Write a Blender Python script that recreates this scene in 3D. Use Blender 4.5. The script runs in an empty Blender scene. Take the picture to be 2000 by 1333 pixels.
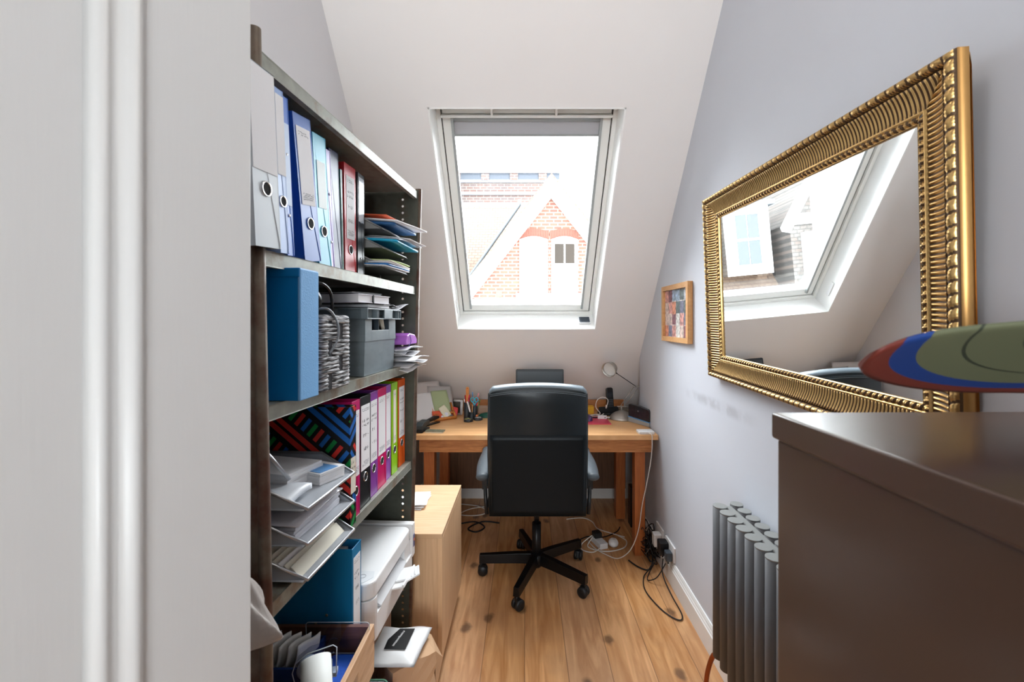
import bpy, bmesh, math, random
from mathutils import Matrix, Vector
random.seed(7)
PI = math.pi
R = math.radians
sc = bpy.context.scene
C = sc.collection

# ------------------------------------------------------------------ camera, world, lights, exposure
cam_d = bpy.data.cameras.new('camera'); cam = bpy.data.objects.new('camera', cam_d); C.objects.link(cam)
cam.location = (0, 0, 1.435); cam.rotation_euler = (PI/2, 0, 0)
cam_d.sensor_width = 36; cam_d.lens = 15.3
cam_d.shift_x = -0.0125; cam_d.shift_y = -0.0193
cam_d.clip_start = 0.02
cam_d.dof.use_dof = True; cam_d.dof.focus_distance = 2.3; cam_d.dof.aperture_fstop = 6.3
sc.camera = cam
sc.view_settings.view_transform = 'Standard'; sc.view_settings.look = 'None'
sc.view_settings.exposure = 0.57; sc.view_settings.gamma = 1.0
sc.view_settings.use_curve_mapping = False

w = bpy.data.worlds.new('sky'); sc.world = w; w.use_nodes = True
bg = w.node_tree.nodes['Background']; bg.inputs[0].default_value = (0.90, 0.96, 1.0, 1); bg.inputs[1].default_value = 14.5

def light(name, kind, loc, energy, color, size=None, sizey=None, rot=None, portal=False):
    d = bpy.data.lights.new(name, kind); d.energy = energy; d.color = color
    if kind == 'AREA':
        d.shape = 'RECTANGLE'; d.size = size; d.size_y = sizey or size
        if portal: d.cycles.is_portal = True
    elif size: d.shadow_soft_size = size
    o = bpy.data.objects.new(name, d); o.location = loc
    if rot is not None: o.rotation_euler = rot
    C.objects.link(o); return o
# skylight frame of reference: u along X, v up the slope, n outward through the roof
SO = Vector((0.0, 2.906, 1.377)); SV = Vector((0, -0.637, 0.771)); SN = Vector((0, 0.771, 0.637))
SU = Vector((1, 0, 0))
SM = Matrix(((1, 0, 0, 0), (0, SV.y, SN.y, SO.y), (0, SV.z, SN.z, SO.z), (0, 0, 0, 1)))   # local (u, v, n) -> world
portal = light('daylight_portal', 'AREA', (0, 0, 0), 1, (1, 1, 1), 0.9, 1.36, portal=True)
portal.matrix_world = SM @ Matrix.Translation((0.006, 0.686, 0.3))
portal2 = light('hall_portal', 'AREA', (0.0, -2.25, 1.6), 1, (1, 1, 1), 1.0, 1.2, rot=(PI/2, 0, 0), portal=True)
FILL_LAMP_W = 5.8     # radiance of the globes of the two added fill lamps

# ------------------------------------------------------------------ materials
MT = {}
def nodes_of(m):
    m.use_nodes = True
    nt = m.node_tree
    return nt, nt.nodes, nt.links, nt.nodes['Principled BSDF']
def mat(name, col, rough=0.5, metal=0.0, spec=0.5, bump=0.0, bscale=60, var=0.0, vscale=8, coat=0.0, sheen=0.0, stretch=None, trans=0.0, emit=0.0, ior=1.45):
    if name in MT: return MT[name]
    m = bpy.data.materials.new(name); nt, N, L, b = nodes_of(m)
    b.inputs['Base Color'].default_value = (*col, 1)
    b.inputs['Roughness'].default_value = rough; b.inputs['Metallic'].default_value = metal
    b.inputs['Specular IOR Level'].default_value = spec
    b.inputs['IOR'].default_value = ior
    if coat: b.inputs['Coat Weight'].default_value = coat; b.inputs['Coat Roughness'].default_value = 0.15
    if sheen: b.inputs['Sheen Weight'].default_value = sheen
    if trans: b.inputs['Transmission Weight'].default_value = trans
    if emit:
        b.inputs['Emission Color'].default_value = (*col, 1); b.inputs['Emission Strength'].default_value = emit
    tc = N.new('ShaderNodeTexCoord'); mp = N.new('ShaderNodeMapping'); L.new(tc.outputs['Object'], mp.inputs[0])
    if stretch: mp.inputs['Scale'].default_value = stretch
    if var:
        n = N.new('ShaderNodeTexNoise'); n.inputs['Scale'].default_value = vscale; n.inputs['Detail'].default_value = 5
        L.new(mp.outputs[0], n.inputs[0])
        r = N.new('ShaderNodeValToRGB')
        r.color_ramp.elements[0].position = 0.3; r.color_ramp.elements[1].position = 0.7
        r.color_ramp.elements[0].color = (*[c*(1-var) for c in col], 1)
        r.color_ramp.elements[1].color = (*[min(1, c*(1+var)) for c in col], 1)
        L.new(n.outputs[0], r.inputs[0]); L.new(r.outputs[0], b.inputs['Base Color'])
    if bump:
        n = N.new('ShaderNodeTexNoise'); n.inputs['Scale'].default_value = bscale; n.inputs['Detail'].default_value = 4
        L.new(mp.outputs[0], n.inputs[0])
        bu = N.new('ShaderNodeBump'); bu.inputs['Strength'].default_value = bump; bu.inputs['Distance'].default_value = 0.003
        L.new(n.outputs[0], bu.inputs['Height']); L.new(bu.outputs[0], b.inputs['Normal'])
    MT[name] = m; return m
def srgb(r, g, b_):
    f = lambda c: (c/255/12.92) if c/255 <= 0.04045 else ((c/255+0.055)/1.055)**2.4
    return (f(r), f(g), f(b_))

PAINT_SIDE = mat('paint_lilac_grey', srgb(208, 212, 220), 0.6, bump=0.12, bscale=25, var=0.012, vscale=3)
def smear(m):
    nt, N, L, b = nodes_of(m)
    tc = N.new('ShaderNodeTexCoord'); sp = N.new('ShaderNodeSeparateXYZ'); L.new(tc.outputs['Object'], sp.inputs[0])
    n = N.new('ShaderNodeTexNoise'); n.inputs['Scale'].default_value = 14; n.inputs['Detail'].default_value = 8; L.new(tc.outputs['Object'], n.inputs[0])
    def mr(val, a, c, d, e):
        r = N.new('ShaderNodeMapRange'); r.interpolation_type = 'SMOOTHSTEP'; L.new(val, r.inputs[0])
        for i, v in enumerate((a, c, d, e)): r.inputs[i+1].default_value = v
        return r.outputs[0]
    def mu(a, c):
        x = N.new('ShaderNodeMath'); x.operation = 'MULTIPLY'; L.new(a, x.inputs[0])
        if isinstance(c, float): x.inputs[1].default_value = c
        else: L.new(c, x.inputs[1])
        return x.outputs[0]
    k = mu(mr(sp.outputs[2], 1.045, 1.075, 0, 1), mr(sp.outputs[2], 1.085, 1.115, 1, 0))
    k = mu(k, mu(mr(sp.outputs[1], 1.45, 1.75, 0, 1), mr(sp.outputs[1], 1.95, 2.3, 1, 0)))
    k = mu(mu(k, mr(n.outputs[0], 0.35, 0.6, 0.2, 1)), 0.34)
    src = b.inputs['Base Color'].links[0].from_socket
    mx = N.new('ShaderNodeMix'); mx.data_type = 'RGBA'; L.new(k, mx.inputs[0]); L.new(src, mx.inputs[6]); mx.inputs[7].default_value = (*srgb(120, 118, 122), 1)
    L.new(mx.outputs[2], b.inputs['Base Color'])
smear(PAINT_SIDE)
PAINT_WALL = mat('paint_grey_white', srgb(220, 219, 222), 0.6, bump=0.12, bscale=25)
PAINT_SLOPE = mat('paint_warm_white', srgb(243, 240, 238), 0.6, bump=0.10, bscale=25, var=0.01, vscale=2)
GLOSS_WHITE = mat('gloss_white_paint', srgb(238, 238, 236), 0.3, bump=0.05, bscale=40)
REVEAL = mat('reveal_white', srgb(250, 250, 248), 0.45)
DOOR_PAINT = mat('door_paint', srgb(222, 221, 219), 0.38, bump=0.07, bscale=30, stretch=(8, 8, 0.6))
FRAME_WHITE = mat('window_white', srgb(248, 248, 244), 0.35)
FRAME_GREY = mat('window_side_track', srgb(168, 172, 172), 0.4)
BLACK_PL = mat('black_plastic', srgb(24, 25, 27), 0.42)
BLACK_GLOSS = mat('black_gloss_plastic', srgb(18, 19, 22), 0.15)
DARK_METAL = mat('black_metal', srgb(16, 16, 18), 0.35, metal=0.3)
CHROME = mat('chrome', (0.75, 0.76, 0.78), 0.18, metal=1)
SILVER = mat('silver_metal', (0.60, 0.60, 0.58), 0.32, metal=1)
LAMP_GREY = mat('brushed_lamp_metal', (0.50, 0.47, 0.43), 0.38, metal=0.85)
WHITE_PL = mat('white_plastic', srgb(236, 236, 236), 0.35)
PAPER = mat('paper', srgb(238, 238, 240), 0.8, bump=0.1)
PAPER2 = mat('paper_cream', srgb(228, 222, 205), 0.8)
PAPER3 = mat('paper_grey', srgb(206, 206, 212), 0.8)
INK = mat('ink', srgb(40, 42, 58), 0.7)
INKL = mat('print_grey', srgb(150, 152, 158), 0.8)
HOLE = mat('hole_black', (0.004, 0.004, 0.005), 0.9)
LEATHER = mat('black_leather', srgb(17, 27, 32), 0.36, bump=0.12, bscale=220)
LEATHER_SHEEN = mat('black_leather_painted_sheen', srgb(104, 116, 124), 0.36, bump=0.25, bscale=160)  # black leather, with the skylight's sheen painted in as lighter grey
RUBBER = mat('rubber', srgb(30, 30, 32), 0.6)
RAD = mat('anthracite_paint', srgb(92, 93, 96), 0.5)
RADT = mat('anthracite_caps', srgb(140, 142, 140), 0.45)
COPPER = mat('copper_pipe', srgb(170, 95, 55), 0.35, metal=0.8)
CAB = mat('brown_steel', srgb(84, 63, 51), 0.30, bump=0.06, bscale=12, var=0.04, vscale=4, coat=0.25)
BRICKY = None

def wood(name, c1, c2, scale=6, stretch=(1, 12, 1), rough=0.45, dist=4, bump=0.05, knots=0):
    m = bpy.data.materials.new(name); nt, N, L, b = nodes_of(m)
    tc = N.new('ShaderNodeTexCoord'); mp = N.new('ShaderNodeMapping'); L.new(tc.outputs['Object'], mp.inputs[0])
    mp.inputs['Scale'].default_value = stretch
    n = N.new('ShaderNodeTexNoise'); n.inputs['Scale'].default_value = scale; n.inputs['Detail'].default_value = 8
    n.inputs['Distortion'].default_value = dist*0.3
    L.new(mp.outputs[0], n.inputs[0])
    wv = N.new('ShaderNodeTexNoise'); wv.inputs['Scale'].default_value = scale*4; wv.inputs['Detail'].default_value = 3
    L.new(mp.outputs[0], wv.inputs[0])
    mx = N.new('ShaderNodeMix'); mx.data_type = 'FLOAT'; mx.inputs[0].default_value = 0.35
    L.new(n.outputs[0], mx.inputs[2]); L.new(wv.outputs[0], mx.inputs[3])
    r = N.new('ShaderNodeValToRGB'); r.color_ramp.elements[0].position = 0.32; r.color_ramp.elements[1].position = 0.68
    r.color_ramp.elements[0].color = (*c2, 1); r.color_ramp.elements[1].color = (*c1, 1)
    L.new(mx.outputs[0], r.inputs[0]); L.new(r.outputs[0], b.inputs['Base Color'])
    b.inputs['Roughness'].default_value = rough
    bu = N.new('ShaderNodeBump'); bu.inputs['Strength'].default_value = bump; bu.inputs['Distance'].default_value = 0.002
    L.new(mx.outputs[0], bu.inputs['Height']); L.new(bu.outputs[0], b.inputs['Normal'])
    MT[name] = m; return m
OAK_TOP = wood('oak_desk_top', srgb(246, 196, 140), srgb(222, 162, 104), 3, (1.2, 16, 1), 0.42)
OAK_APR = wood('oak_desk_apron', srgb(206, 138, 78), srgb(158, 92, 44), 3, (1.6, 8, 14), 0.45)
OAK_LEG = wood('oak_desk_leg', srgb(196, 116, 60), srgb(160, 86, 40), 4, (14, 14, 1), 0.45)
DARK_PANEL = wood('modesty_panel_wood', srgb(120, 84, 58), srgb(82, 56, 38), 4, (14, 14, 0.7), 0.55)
BEECH = wood('beech_laminate', srgb(232, 196, 158), srgb(214, 172, 130), 3, (1, 10, 1), 0.45, bump=0.01)
BEECHV = wood('beech_laminate_upright', srgb(244, 206, 164), srgb(226, 184, 140), 3, (12, 12, 0.8), 0.45, bump=0.01)
CRATE = wood('pine_crate', srgb(222, 186, 150), srgb(198, 154, 116), 4, (10, 1, 10), 0.6)
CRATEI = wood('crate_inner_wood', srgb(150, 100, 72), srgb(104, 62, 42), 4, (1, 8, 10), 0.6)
FRAMEWOOD = wood('picture_frame_wood', srgb(228, 178, 120), srgb(206, 150, 92), 5, (4, 4, 2), 0.45)
RACKWOOD = wood('letter_rack_wood', srgb(228, 150, 70), srgb(196, 116, 44), 5, (3, 3, 3), 0.4)

def floor_mat():
    m = bpy.data.materials.new('oak_floorboards'); nt, N, L, b = nodes_of(m)
    tc = N.new('ShaderNodeTexCoord'); sep = N.new('ShaderNodeSeparateXYZ'); L.new(tc.outputs['Object'], sep.inputs[0])
    def math_(op, a, bv=None, c=None):
        n = N.new('ShaderNodeMath'); n.operation = op
        for i, v in enumerate((a, bv, c)):
            if v is None: continue
            if hasattr(v, 'type') or hasattr(v, 'links'): L.new(v, n.inputs[i])
            else: n.inputs[i].default_value = v
        return n.outputs[0]
    W_ = 0.178
    xs = math_('DIVIDE', math_('ADD', sep.outputs[0], 0.535), W_)
    idx = math_('FLOOR', xs); fr = math_('FRACT', xs)
    wn = N.new('ShaderNodeTexWhiteNoise'); wn.noise_dimensions = '1D'; L.new(idx, wn.inputs['W'])
    yb = math_('DIVIDE', math_('ADD', sep.outputs[1], math_('MULTIPLY', wn.outputs[0], 2.7)), 7.0)
    yi = math_('FLOOR', yb); yf = math_('FRACT', yb)
    wn2 = N.new('ShaderNodeTexWhiteNoise'); wn2.noise_dimensions = '2D'
    cb = N.new('ShaderNodeCombineXYZ'); L.new(idx, cb.inputs[0]); L.new(yi, cb.inputs[1]); L.new(cb.outputs[0], wn2.inputs[0])
    # grain coordinates shifted per board
    gx = math_('MULTIPLY', sep.outputs[0], 16); gy = math_('ADD', math_('MULTIPLY', sep.outputs[1], 1.6), math_('MULTIPLY', wn2.outputs[0], 37))
    gc = N.new('ShaderNodeCombineXYZ'); L.new(gx, gc.inputs[0]); L.new(gy, gc.inputs[1]); L.new(math_('MULTIPLY', idx, 3.1), gc.inputs[2])
    g = N.new('ShaderNodeTexNoise'); g.inputs['Scale'].default_value = 1.6; g.inputs['Detail'].default_value = 8; g.inputs['Distortion'].default_value = 1.2
    L.new(gc.outputs[0], g.inputs[0])
    r = N.new('ShaderNodeValToRGB'); e = r.color_ramp.elements
    e[0].position = 0.28; e[0].color = (*srgb(186, 130, 84), 1); e[1].position = 0.72; e[1].color = (*srgb(232, 182, 134), 1)
    L.new(g.outputs[0], r.inputs[0])
    hsv = N.new('ShaderNodeHueSaturation'); L.new(r.outputs[0], hsv.inputs['Color'])
    L.new(math_('ADD', math_('MULTIPLY', wn2.outputs[0], 0.14), 0.92), hsv.inputs['Value'])
    L.new(math_('ADD', math_('MULTIPLY', wn.outputs[0], 0.12), 0.98), hsv.inputs['Saturation'])
    # big dirty stains
    st = N.new('ShaderNodeTexNoise'); st.inputs['Scale'].default_value = 3.2; st.inputs['Detail'].default_value = 6
    L.new(tc.outputs['Object'], st.inputs[0])
    sr = N.new('ShaderNodeValToRGB'); sr.color_ramp.elements[0].position = 0.42; sr.color_ramp.elements[1].position = 0.68
    sr.color_ramp.elements[0].color = (0, 0, 0, 1); sr.color_ramp.elements[1].color = (0.5, 0.5, 0.5, 1); L.new(st.outputs[0], sr.inputs[0])
    mx1 = N.new('ShaderNodeMix'); mx1.data_type = 'RGBA'; mx1.blend_type = 'MIX'
    L.new(sr.outputs[0], mx1.inputs[0]); L.new(hsv.outputs[0], mx1.inputs[6]); mx1.inputs[7].default_value = (*srgb(176, 134, 98), 1)
    # knots
    vc = N.new('ShaderNodeMapping'); vc.inputs['Scale'].default_value = (3.0, 2.1, 1); L.new(tc.outputs['Object'], vc.inputs[0])
    vo = N.new('ShaderNodeTexVoronoi'); vo.voronoi_dimensions = '2D'; vo.inputs['Scale'].default_value = 1.15; vo.inputs['Randomness'].default_value = 1
    kn = N.new('ShaderNodeTexNoise'); kn.inputs['Scale'].default_value = 18; L.new(tc.outputs['Object'], kn.inputs[0])
    vadd = N.new('ShaderNodeMix'); vadd.data_type = 'RGBA'; vadd.blend_type = 'ADD'; vadd.inputs[0].default_value = 0.10
    L.new(vc.outputs[0], vadd.inputs[6]); L.new(kn.outputs[1], vadd.inputs[7]); L.new(vadd.outputs[2], vo.inputs[0])
    kr = N.new('ShaderNodeValToRGB'); kr.color_ramp.elements[0].position = 0.045; kr.color_ramp.elements[0].color = (1, 1, 1, 1)
    kr.color_ramp.elements[1].position = 0.10; kr.color_ramp.elements[1].color = (0, 0, 0, 1)
    L.new(vo.outputs['Distance'], kr.inputs[0])
    mx2 = N.new('ShaderNodeMix'); mx2.data_type = 'RGBA'; L.new(math_('MULTIPLY', kr.outputs[0], 0.68), mx2.inputs[0])
    L.new(mx1.outputs[2], mx2.inputs[6]); mx2.inputs[7].default_value = (*srgb(72, 48, 34), 1)
    # seams
    ed = math_('MINIMUM', fr, math_('SUBTRACT', 1.0, fr)); seam = math_('LESS_THAN', ed, 0.010)
    ey = math_('MINIMUM', yf, math_('SUBTRACT', 1.0, yf)); seamy = math_('LESS_THAN', ey, 0.0009)
    sm = math_('MAXIMUM', seam, seamy)
    mx3 = N.new('ShaderNodeMix'); mx3.data_type = 'RGBA'; L.new(math_('MULTIPLY', sm, 0.6), mx3.inputs[0])
    L.new(mx2.outputs[2], mx3.inputs[6]); mx3.inputs[7].default_value = (*srgb(96, 62, 36), 1)
    L.new(mx3.outputs[2], b.inputs['Base Color'])
    b.inputs['Roughness'].default_value = 0.42
    bu = N.new('ShaderNodeBump'); bu.inputs['Strength'].default_value = 0.15; bu.inputs['Distance'].default_value = 0.002
    L.new(math_('SUBTRACT', g.outputs[0], math_('MULTIPLY', sm, 2.0)), bu.inputs['Height']); L.new(bu.outputs[0], b.inputs['Normal'])
    return m
FLOOR = floor_mat()

def steel_mat(name, base, rust, amt=0.5, rough=0.45):
    m = bpy.data.materials.new(name); nt, N, L, b = nodes_of(m)
    tc = N.new('ShaderNodeTexCoord')
    n = N.new('ShaderNodeTexNoise'); n.inputs['Scale'].default_value = 9; n.inputs['Detail'].default_value = 9; n.inputs['Roughness'].default_value = 0.65
    L.new(tc.outputs['Object'], n.inputs[0])
    r = N.new('ShaderNodeValToRGB'); r.color_ramp.elements[0].position = 0.62-amt*0.3; r.color_ramp.elements[1].position = 0.74-amt*0.2
    r.color_ramp.elements[0].color = (*base, 1); r.color_ramp.elements[1].color = (*rust, 1)
    L.new(n.outputs[0], r.inputs[0])
    n2 = N.new('ShaderNodeTexNoise'); n2.inputs['Scale'].default_value = 40; n2.inputs['Detail'].default_value = 4; L.new(tc.outputs['Object'], n2.inputs[0])
    mx = N.new('ShaderNodeMix'); mx.data_type = 'RGBA'; mx.blend_type = 'OVERLAY'; mx.inputs[0].default_value = 0.35
    L.new(r.outputs[0], mx.inputs[6]); L.new(n2.outputs[0], mx.inputs[7]); L.new(mx.outputs[2], b.inputs['Base Color'])
    b.inputs['Roughness'].default_value = rough; b.inputs['Metallic'].default_value = 0.25
    bu = N.new('ShaderNodeBump'); bu.inputs['Strength'].default_value = 0.2; bu.inputs['Distance'].default_value = 0.001
    L.new(n2.outputs[0], bu.inputs['Height']); L.new(bu.outputs[0], b.inputs['Normal'])
    MT[name] = m; return m
STEEL = steel_mat('worn_grey_steel', srgb(150, 152, 142), srgb(124, 104, 84), 0.35)
STEEL_D = steel_mat('dark_green_steel', srgb(76, 78, 68), srgb(84, 68, 52), 0.25)
STEEL_R = steel_mat('rusty_post_steel', srgb(108, 96, 82), srgb(84, 50, 36), 0.7, 0.5)

def glass(name, tint=(1, 1, 1), refl=0.08, rough=0.02):
    m = bpy.data.materials.new(name); m.use_nodes = True; nt = m.node_tree; N = nt.nodes; L = nt.links
    N.clear(); out = N.new('ShaderNodeOutputMaterial'); t = N.new('ShaderNodeBsdfTransparent'); t.inputs[0].default_value = (*tint, 1)
    g = N.new('ShaderNodeBsdfGlossy'); g.inputs['Roughness'].default_value = rough
    f = N.new('ShaderNodeFresnel'); f.inputs['IOR'].default_value = 1.3
    mx = N.new('ShaderNodeMixShader'); L.new(f.outputs[0], mx.inputs[0]); L.new(t.outputs[0], mx.inputs[1]); L.new(g.outputs[0], mx.inputs[2])
    L.new(mx.outputs[0], out.inputs[0]); MT[name] = m; return m
GLASS = glass('window_glass')
CLEAR = glass('clear_plastic', (0.88, 0.90, 0.93))

def brick_mat(name, c1, c2, mortar, sx=1.0, bw=0.22, bh=0.075, axis='XZ', ms=0.012):
    m = bpy.data.materials.new(name); nt, N, L, b = nodes_of(m)
    tc = N.new('ShaderNodeTexCoord'); sep = N.new('ShaderNodeSeparateXYZ'); L.new(tc.outputs['Object'], sep.inputs[0])
    cb = N.new('ShaderNodeCombineXYZ')
    L.new(sep.outputs[0 if axis[0] == 'X' else 1], cb.inputs[0]); L.new(sep.outputs[2], cb.inputs[1])
    br = N.new('ShaderNodeTexBrick'); br.inputs['Scale'].default_value = 1
    br.inputs['Brick Width'].default_value = bw; br.inputs['Row Height'].default_value = bh; br.inputs['Mortar Size'].default_value = ms
    br.inputs['Color1'].default_value = (*c1, 1); br.inputs['Color2'].default_value = (*c2, 1); br.inputs['Mortar'].default_value = (*mortar, 1)
    L.new(cb.outputs[0], br.inputs[0])
    n = N.new('ShaderNodeTexNoise'); n.inputs['Scale'].default_value = 2.5; n.inputs['Detail'].default_value = 6; L.new(tc.outputs['Object'], n.inputs[0])
    mx = N.new('ShaderNodeMix'); mx.data_type = 'RGBA'; mx.blend_type = 'OVERLAY'; mx.inputs[0].default_value = 0.4
    L.new(br.outputs[0], mx.inputs[6]); L.new(n.outputs[0], mx.inputs[7]); L.new(mx.outputs[2], b.inputs['Base Color'])
    b.inputs['Roughness'].default_value = 0.85; MT[name] = m; return m
EXT_BRICK = brick_mat('red_gable_brick', srgb(72, 36, 25), srgb(84, 46, 32), srgb(88, 79, 71), bw=0.23, bh=0.095, ms=0.016)
EXT_BRICK2 = brick_mat('weathered_brick', srgb(68, 50, 44), srgb(58, 50, 49), srgb(84, 80, 76), bw=0.30, bh=0.12, ms=0.016)
EXT_TILE = brick_mat('clay_roof_tile', srgb(86, 72, 60), srgb(80, 66, 55), srgb(58, 42, 33), bw=0.2, bh=0.105, ms=0.012)
EXT_TILE2 = brick_mat('grey_hung_tile', srgb(72, 70, 67), srgb(66, 58, 53), srgb(44, 42, 40), bw=0.2, bh=0.11, ms=0.012)
EXT_WHITE = mat('exterior_white', srgb(205, 205, 203), 0.5)
EXT_LEAD = mat('lead_grey', srgb(62, 68, 72), 0.5)
EXT_DARK = mat('dark_window_glass', srgb(34, 30, 26), 0.6, spec=0.1)
EXT_CURT = mat('net_curtain', srgb(84, 87, 87), 0.8, bump=0.6, bscale=8, stretch=(6, 6, 0.3))

# ------------------------------------------------------------------ mesh helpers
class MB:
    def __init__(s): s.v = []; s.f = []; s.m = []; s.s = []
    def add(s, vs, fs, mi=0, T=None, smooth=False):
        o = len(s.v)
        for p in vs:
            p = Vector(p); s.v.append(T @ p if T is not None else p)
        for f in fs: s.f.append(tuple(i+o for i in f)); s.m.append(mi); s.s.append(smooth)
        return s
    def box(s, x0, x1, y0, y1, z0, z1, mi=0, T=None):
        vs = [(x0, y0, z0), (x1, y0, z0), (x1, y1, z0), (x0, y1, z0), (x0, y0, z1), (x1, y0, z1), (x1, y1, z1), (x0, y1, z1)]
        fs = [(0, 3, 2, 1), (4, 5, 6, 7), (0, 1, 5, 4), (1, 2, 6, 5), (2, 3, 7, 6), (3, 0, 4, 7)]
        return s.add(vs, fs, mi, T)
    def prism(s, poly, h0, h1, mi=0, T=None, smooth=False):   # polygon in local XY, extruded along Z
        n = len(poly)
        vs = [(p[0], p[1], h0) for p in poly] + [(p[0], p[1], h1) for p in poly]
        fs = [tuple(reversed(range(n))), tuple(range(n, 2*n))]
        s.add(vs, fs, mi, T)
        s2 = [(i, (i+1) % n, n+(i+1) % n, n+i) for i in range(n)]
        o = len(s.v)-2*n
        for f in s2: s.f.append(tuple(i+o for i in f)); s.m.append(mi); s.s.append(smooth)
        return s
    def tube(s, pts, r, n=8, mi=0, T=None, closed=False, cap=True):
        pts = [Vector(p) for p in pts]; k = len(pts)
        rs = r if isinstance(r, (list, tuple)) else [r]*k
        vs = []; prev = None
        for i, p in enumerate(pts):
            if closed: t = pts[(i+1) % k]-pts[i-1]
            else: t = pts[min(i+1, k-1)]-pts[max(i-1, 0)]
            if t.length < 1e-9: t = Vector((0, 0, 1))
            t.normalize()
            if prev is None:
                a = Vector((0, 0, 1)) if abs(t.z) < 0.9 else Vector((1, 0, 0))
                u = t.cross(a).normalized()
            else:
                u = prev-t*prev.dot(t)
                u = u.normalized() if u.length > 1e-6 else t.orthogonal().normalized()
            prev = u; w_ = t.cross(u)
            for j in range(n):
                a = 2*PI*j/n; vs.append(p+(u*math.cos(a)+w_*math.sin(a))*rs[i])
        fs = []
        for i in range(k if closed else k-1):
            a = i*n; b_ = ((i+1) % k)*n
            for j in range(n): fs.append((a+j, a+(j+1) % n, b_+(j+1) % n, b_+j))
        s.add(vs, fs, mi, T, True)
        if cap and not closed:
            o = len(s.v)-k*n
            s.f.append(tuple(o+j for j in reversed(range(n)))); s.m.append(mi); s.s.append(False)
            s.f.append(tuple(o+(k-1)*n+j for j in range(n))); s.m.append(mi); s.s.append(False)
        return s
    def lathe(s, prof, n=24, mi=0, T=None, smooth=True):       # profile (r, z) round local Z
        vs = []; fs = []
        for r, z in prof:
            for j in range(n):
                a = 2*PI*j/n; vs.append((r*math.cos(a), r*math.sin(a), z))
        for i in range(len(prof)-1):
            for j in range(n): fs.append((i*n+j, i*n+(j+1) % n, (i+1)*n+(j+1) % n, (i+1)*n+j))
        s.add(vs, fs, mi, T, smooth)
        o = len(s.v)-len(vs)
        if prof[0][0] > 1e-6: s.f.append(tuple(o+j for j in reversed(range(n)))); s.m.append(mi); s.s.append(False)
        if prof[-1][0] > 1e-6: s.f.append(tuple(o+(len(prof)-1)*n+j for j in range(n))); s.m.append(mi); s.s.append(False)
        return s
    def cyl(s, p0, p1, r, n=16, mi=0): return s.tube([p0, p1], r, n, mi)
    def grid(s, fn, nu, nv, mi=0, T=None, closed_u=False, smooth=True):
        vs = [fn(i/nu if closed_u else i/(nu), j/nv) for i in range(nu+(0 if closed_u else 1)) for j in range(nv+1)]
        cu = nu if closed_u else nu+1; fs = []
        for i in range(nu):
            for j in range(nv):
                a = i*(nv+1)+j; b_ = ((i+1) % cu)*(nv+1)+j
                fs.append((a, b_, b_+1, a+1))
        return s.add(vs, fs, mi, T, smooth)
    def build(s, name, mats, parent=None, bevel=0, seg=2, loc=None, thick=0, sub=0, label=None):
        me = bpy.data.meshes.new(name); me.from_pydata([tuple(v) for v in s.v], [], s.f)
        if not isinstance(mats, (list, tuple)): mats = [mats]
        for m in mats: me.materials.append(m)
        me.polygons.foreach_set('material_index', s.m); me.polygons.foreach_set('use_smooth', s.s)
        bm = bmesh.new(); bm.from_mesh(me)
        bmesh.ops.remove_doubles(bm, verts=bm.verts, dist=1e-6)
        bmesh.ops.recalc_face_normals(bm, faces=bm.faces); bm.to_mesh(me); bm.free()
        me.update()
        o = bpy.data.objects.new(name, me); C.objects.link(o)
        if parent is not None: o.parent = parent
        if loc is not None: o.location = loc
        if thick:
            md = o.modifiers.new('thickness', 'SOLIDIFY'); md.thickness = thick; md.offset = 0
        if bevel:
            md = o.modifiers.new('bevel', 'BEVEL'); md.width = bevel; md.segments = seg; md.limit_method = 'ANGLE'; md.angle_limit = R(40)
        if sub:
            md = o.modifiers.new('sub', 'SUBSURF'); md.levels = sub; md.render_levels = sub
        if label: o['label'] = label
        return o

def tag(o, label, cat, group=None, kind=None):
    o['label'] = label; o['category'] = cat
    if group: o['group'] = group
    if kind: o['kind'] = kind
    return o
def thing(name, label, cat, loc=(0, 0, 0), rz=0, group=None, rx=0, ry=0):
    o = bpy.data.objects.new(name, None); C.objects.link(o); o.empty_display_size = 0.05
    o.location = loc; o.rotation_euler = (rx, ry, rz)
    return tag(o, label, cat, group)
def struct(name, mb, mats, parent=None, label=None, **kw):
    o = mb.build(name, mats, parent, **kw)
    if parent is None:
        o['kind'] = 'structure'
        if label: o['label'] = label
    return o
def text_mesh(s, size, T, mb, mi=0, extrude=0.0003, xs=1.0):
    cu = bpy.data.curves.new('lettering', 'FONT'); cu.body = s; cu.size = size; cu.extrude = extrude
    cu.align_x = 'CENTER'; cu.align_y = 'CENTER'; cu.resolution_u = 2
    to = bpy.data.objects.new('lettering', cu)
    me = bpy.data.meshes.new_from_object(to)
    vs = [Vector((v.co.x*xs, v.co.y, v.co.z)) for v in me.vertices]
    fs = [tuple(p.vertices) for p in me.polygons]
    mb.add(vs, fs, mi, T)
    bpy.data.meshes.remove(me); bpy.data.objects.remove(to); bpy.data.curves.remove(cu)
def rounded_rect(w_, h_, r, n=5, cx=0, cy=0):
    pts = []
    for (sx, sy, a0) in ((1, 1, 0), (-1, 1, 90), (-1, -1, 180), (1, -1, 270)):
        for i in range(n+1):
            a = R(a0+90*i/n); pts.append((cx+sx*(w_/2-r)+r*math.cos(a), cy+sy*(h_/2-r)+r*math.sin(a)))
    return pts
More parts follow.
